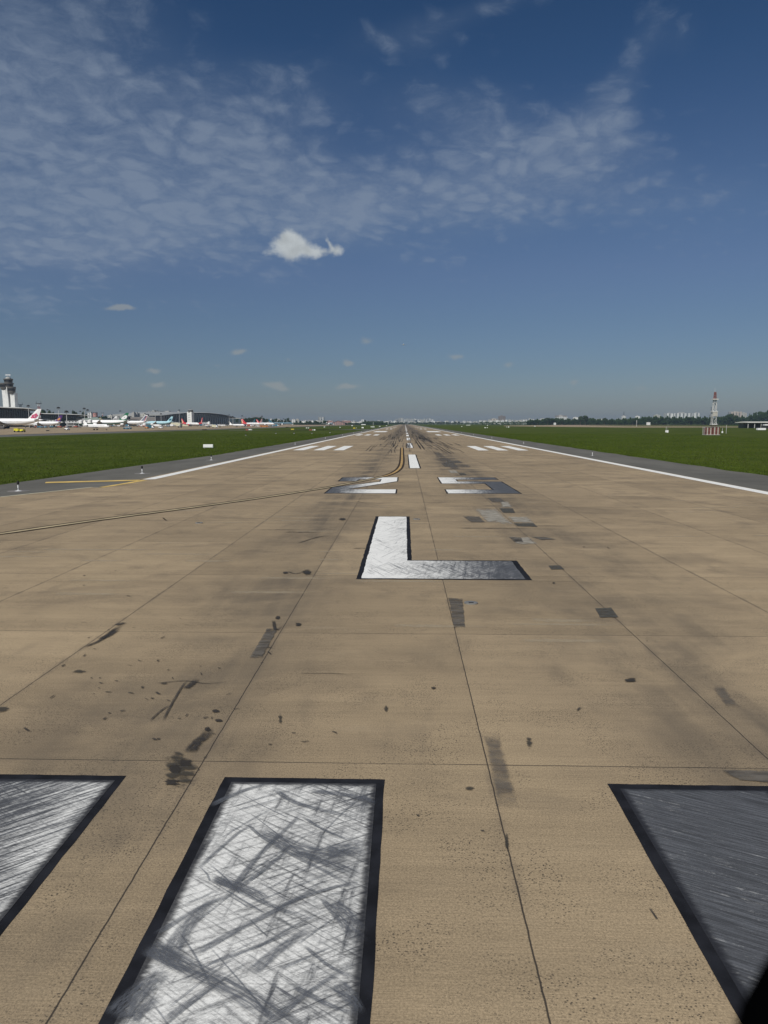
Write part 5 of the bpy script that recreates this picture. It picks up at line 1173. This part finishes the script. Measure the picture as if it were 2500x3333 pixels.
# hangar with pitched red roof
a, c = Wp(1082, 1377, 2350), Wp(1122, 1377, 2350); t0 = thing('hangar', 'hangar with a wide low pinkish gable, right of the head-on airliner', 'hangar', (a[0], 2350, 0)); w_ = c[0]-a[0]
MB().loft([[(0, 0, 0), (w_, 0, 0), (w_, 0, 6), (w_*.45, 0, 12.5), (0, 0, 6)], [(0, 40, 0), (w_, 40, 0), (w_, 40, 6), (w_*.45, 40, 12.5), (0, 40, 6)]]).build('wall', F_pink, t0)
MB().loft([[(-1.5, -1, 5.9), (w_*.45, -1, 12.8), (w_+1.5, -1, 5.9), (w_+1.5, -1, 6.6), (w_*.45, -1, 13.6), (-1.5, -1, 6.6)], [(-1.5, 41, 5.9), (w_*.45, 41, 12.8), (w_+1.5, 41, 5.9), (w_+1.5, 41, 6.6), (w_*.45, 41, 13.6), (-1.5, 41, 6.6)]]).build('roof', M('hangar_roof', (.14, .12, .12), .7), t0)
sign(1183, 1383.6, 14, 3, 'white flat-topped shelter far off left of the runway', M_sw, name='shelter', group=None)
town(885, 1060, 1368, 1373, 2700, 3100, 34, wk, '%s low house among the town houses left of the runway', '%s houses left of the runway', 4, 10)
town(1060, 1265, 1369, 1374, 2900, 3300, 40, wk, '%s low house in the town beyond the left runway edge', '%s houses beyond the left runway edge', 4, 11)
town(1286, 1412, 1361.5, 1367, 4200, 4700, 30, [('white', F_white), ('grey', F_grey), ('striped', F_stripe), ('pale', F_cream)], '%s high-rise in the cluster above the far runway end', '%s high-rises above the far runway end', 3.2, 7, 'tower_block')
town(1265, 1640, 1369.5, 1375, 3900, 4300, 70, wk, '%s low house on the skyline beyond the runway end', '%s houses on the skyline beyond the runway end', 4, 10)
town(1560, 1760, 1366, 1372, 3300, 3700, 30, wk, '%s low house on the skyline right of the runway', '%s houses on the skyline right of the runway', 4, 10)
town(1690, 2080, 1362, 1368, 2900, 3200, 34, wk, '%s house showing above the woods at the right', '%s houses above the woods at the right', 5, 13)
bld(1623.5, 1645.5, 1354.5, 3900, 'dark brownish tower block standing alone right of the runway', F_brown, name='tower_block', rm=M_brn); bld(1598, 1621, 1363, 3900, 'pale lower block left of the dark brownish tower block', F_tan)
x_ = Wp(1810, 1354, 2900); bld(1812, 1847, 1356.5, 2900, 'white building with a dark-banded top floor above the right woods', F_white, name='office_block', dep=30); bld(1810, 1845, 1353, 2960, 'grey upper floor behind the banded white building', F_brown, name='office_block', dep=20)
bld(1867, 1882, 1358.5, 2900, 'small white block left of the highest tree in the right woods', M_conw); bld(2025, 2038, 1354, 2700, 'white house with a mast on its roof above the woods', F_white); bld(1760, 1777, 1363, 2900, 'white low block left of the banded white building', F_white)
lattice(2031, 1342, 2710, 'thin mast on the white house above the woods', 1.2, False); lattice(2316, 1326, 3000, 'dark crane-like mast left of the striped radio mast', 2., False)
bld(2165, 2194, 1345.8, 3500, 'left part of the long row of white striped flats', F_stripe, name='tower_block', rm=M_lg); bld(2195, 2254, 1345, 3480, 'long middle part of the row of white striped flats', F_stripe, name='tower_block', rm=M_lg); bld(2259, 2277.5, 1344.3, 3500, 'right part of the row of white striped flats', F_stripe, name='tower_block', rm=M_lg)
bld(2374, 2381, 1341, 3700, 'grey end block left of the tan striped flats', F_grey, name='tower_block'); bld(2381, 2416, 1340, 3700, 'row of tan striped flats right of the radio mast', F_tan, name='tower_block'); bld(2416, 2432, 1344, 3750, 'lower pale block right of the tan striped flats', F_cream, name='tower_block'); bld(2311, 2321, 1350, 3600, 'grey high-rise under the crane-like mast', F_grey, name='tower_block')
bld(2130, 2150, 1351, 3300, 'pale block left of the white striped flats', F_cream); bld(2070, 2083, 1354.5, 3000, 'white block above the woods between two masts', M_conw); bld(1803, 1810, 1376.3, 2200, 'small cream hut at the foot of the right woods', M_conw, name='hut', dep=5); bld(2106, 2117, 1375., 2050, 'pale hut before the woods left of the striped mast', M_conw, name='hut', dep=6)
# ------------------------------------------------------------------ cockpit window frame close to the lens (dark, out of focus)
def near(px, py, d):
    r = ray(px, py); n_ = math.sqrt(sum(q*q for q in r)); return tuple(a*d/n_+b for a, b in zip(r, (0, 0, CH)))
M_trim = M('cockpit_trim', (.0012, .0012, .0014), 1., .1, 40., 0., 0.)
b = MB(); path = [(2990, 3035), (2880, 3115), (2780, 3215), (2710, 3315), (2650, 3425), (2620, 3555), (2610, 3715)]
rg = []
for i, p_ in enumerate(path):
    P_ = np.array(near(*p_, .33)); Q_ = np.array(near(*path[min(i+1, len(path)-1)], .33))-np.array(near(*path[max(i-1, 0)], .33)); Q_ /= np.linalg.norm(Q_)
    u_ = np.cross(Q_, (0, 1, 0)); u_ /= np.linalg.norm(u_); v_ = np.cross(Q_, u_)
    rg.append([P_+(u_*cos(2*pi*k/14)+v_*sin(2*pi*k/14))*.0235 for k in range(14)])
o = b.loft(rg).build('window_frame', M_trim, None, True); tag(o, 'blurred black rounded edge of a cockpit window at the bottom right corner', 'window frame')
# ------------------------------------------------------------------ haze
hz_ = MB().box(-9200, 9200, -1000, 9700, -1.1, 92.).build('haze', None if False else M('tmp', (1, 1, 1)), None); hz_.data.materials.clear()
m = bpy.data.materials.new('haze'); m.use_nodes = True; nt = m.node_tree; nt.nodes.clear()
out = nt.nodes.new('ShaderNodeOutputMaterial'); pv = nt.nodes.new('ShaderNodeVolumePrincipled'); pv.inputs['Color'].default_value = (.60, .78, 1., 1); pv.inputs['Density'].default_value = .000065; pv.inputs['Anisotropy'].default_value = .2
nt.links.new(pv.outputs[0], out.inputs['Volume']); hz_.data.materials.append(m); tag(hz_, 'thin grey-blue air haze over the airfield', 'haze', None, 'stuff')
# ------------------------------------------------------------------ output
vs = sc.view_settings; vs.view_transform = 'Standard'; vs.look = 'None'; vs.exposure = 0; vs.gamma = 1
sc.render.engine = 'CYCLES'; sc.cycles.max_bounces = 6; sc.cycles.transparent_max_bounces = 24; sc.cycles.volume_bounces = 0
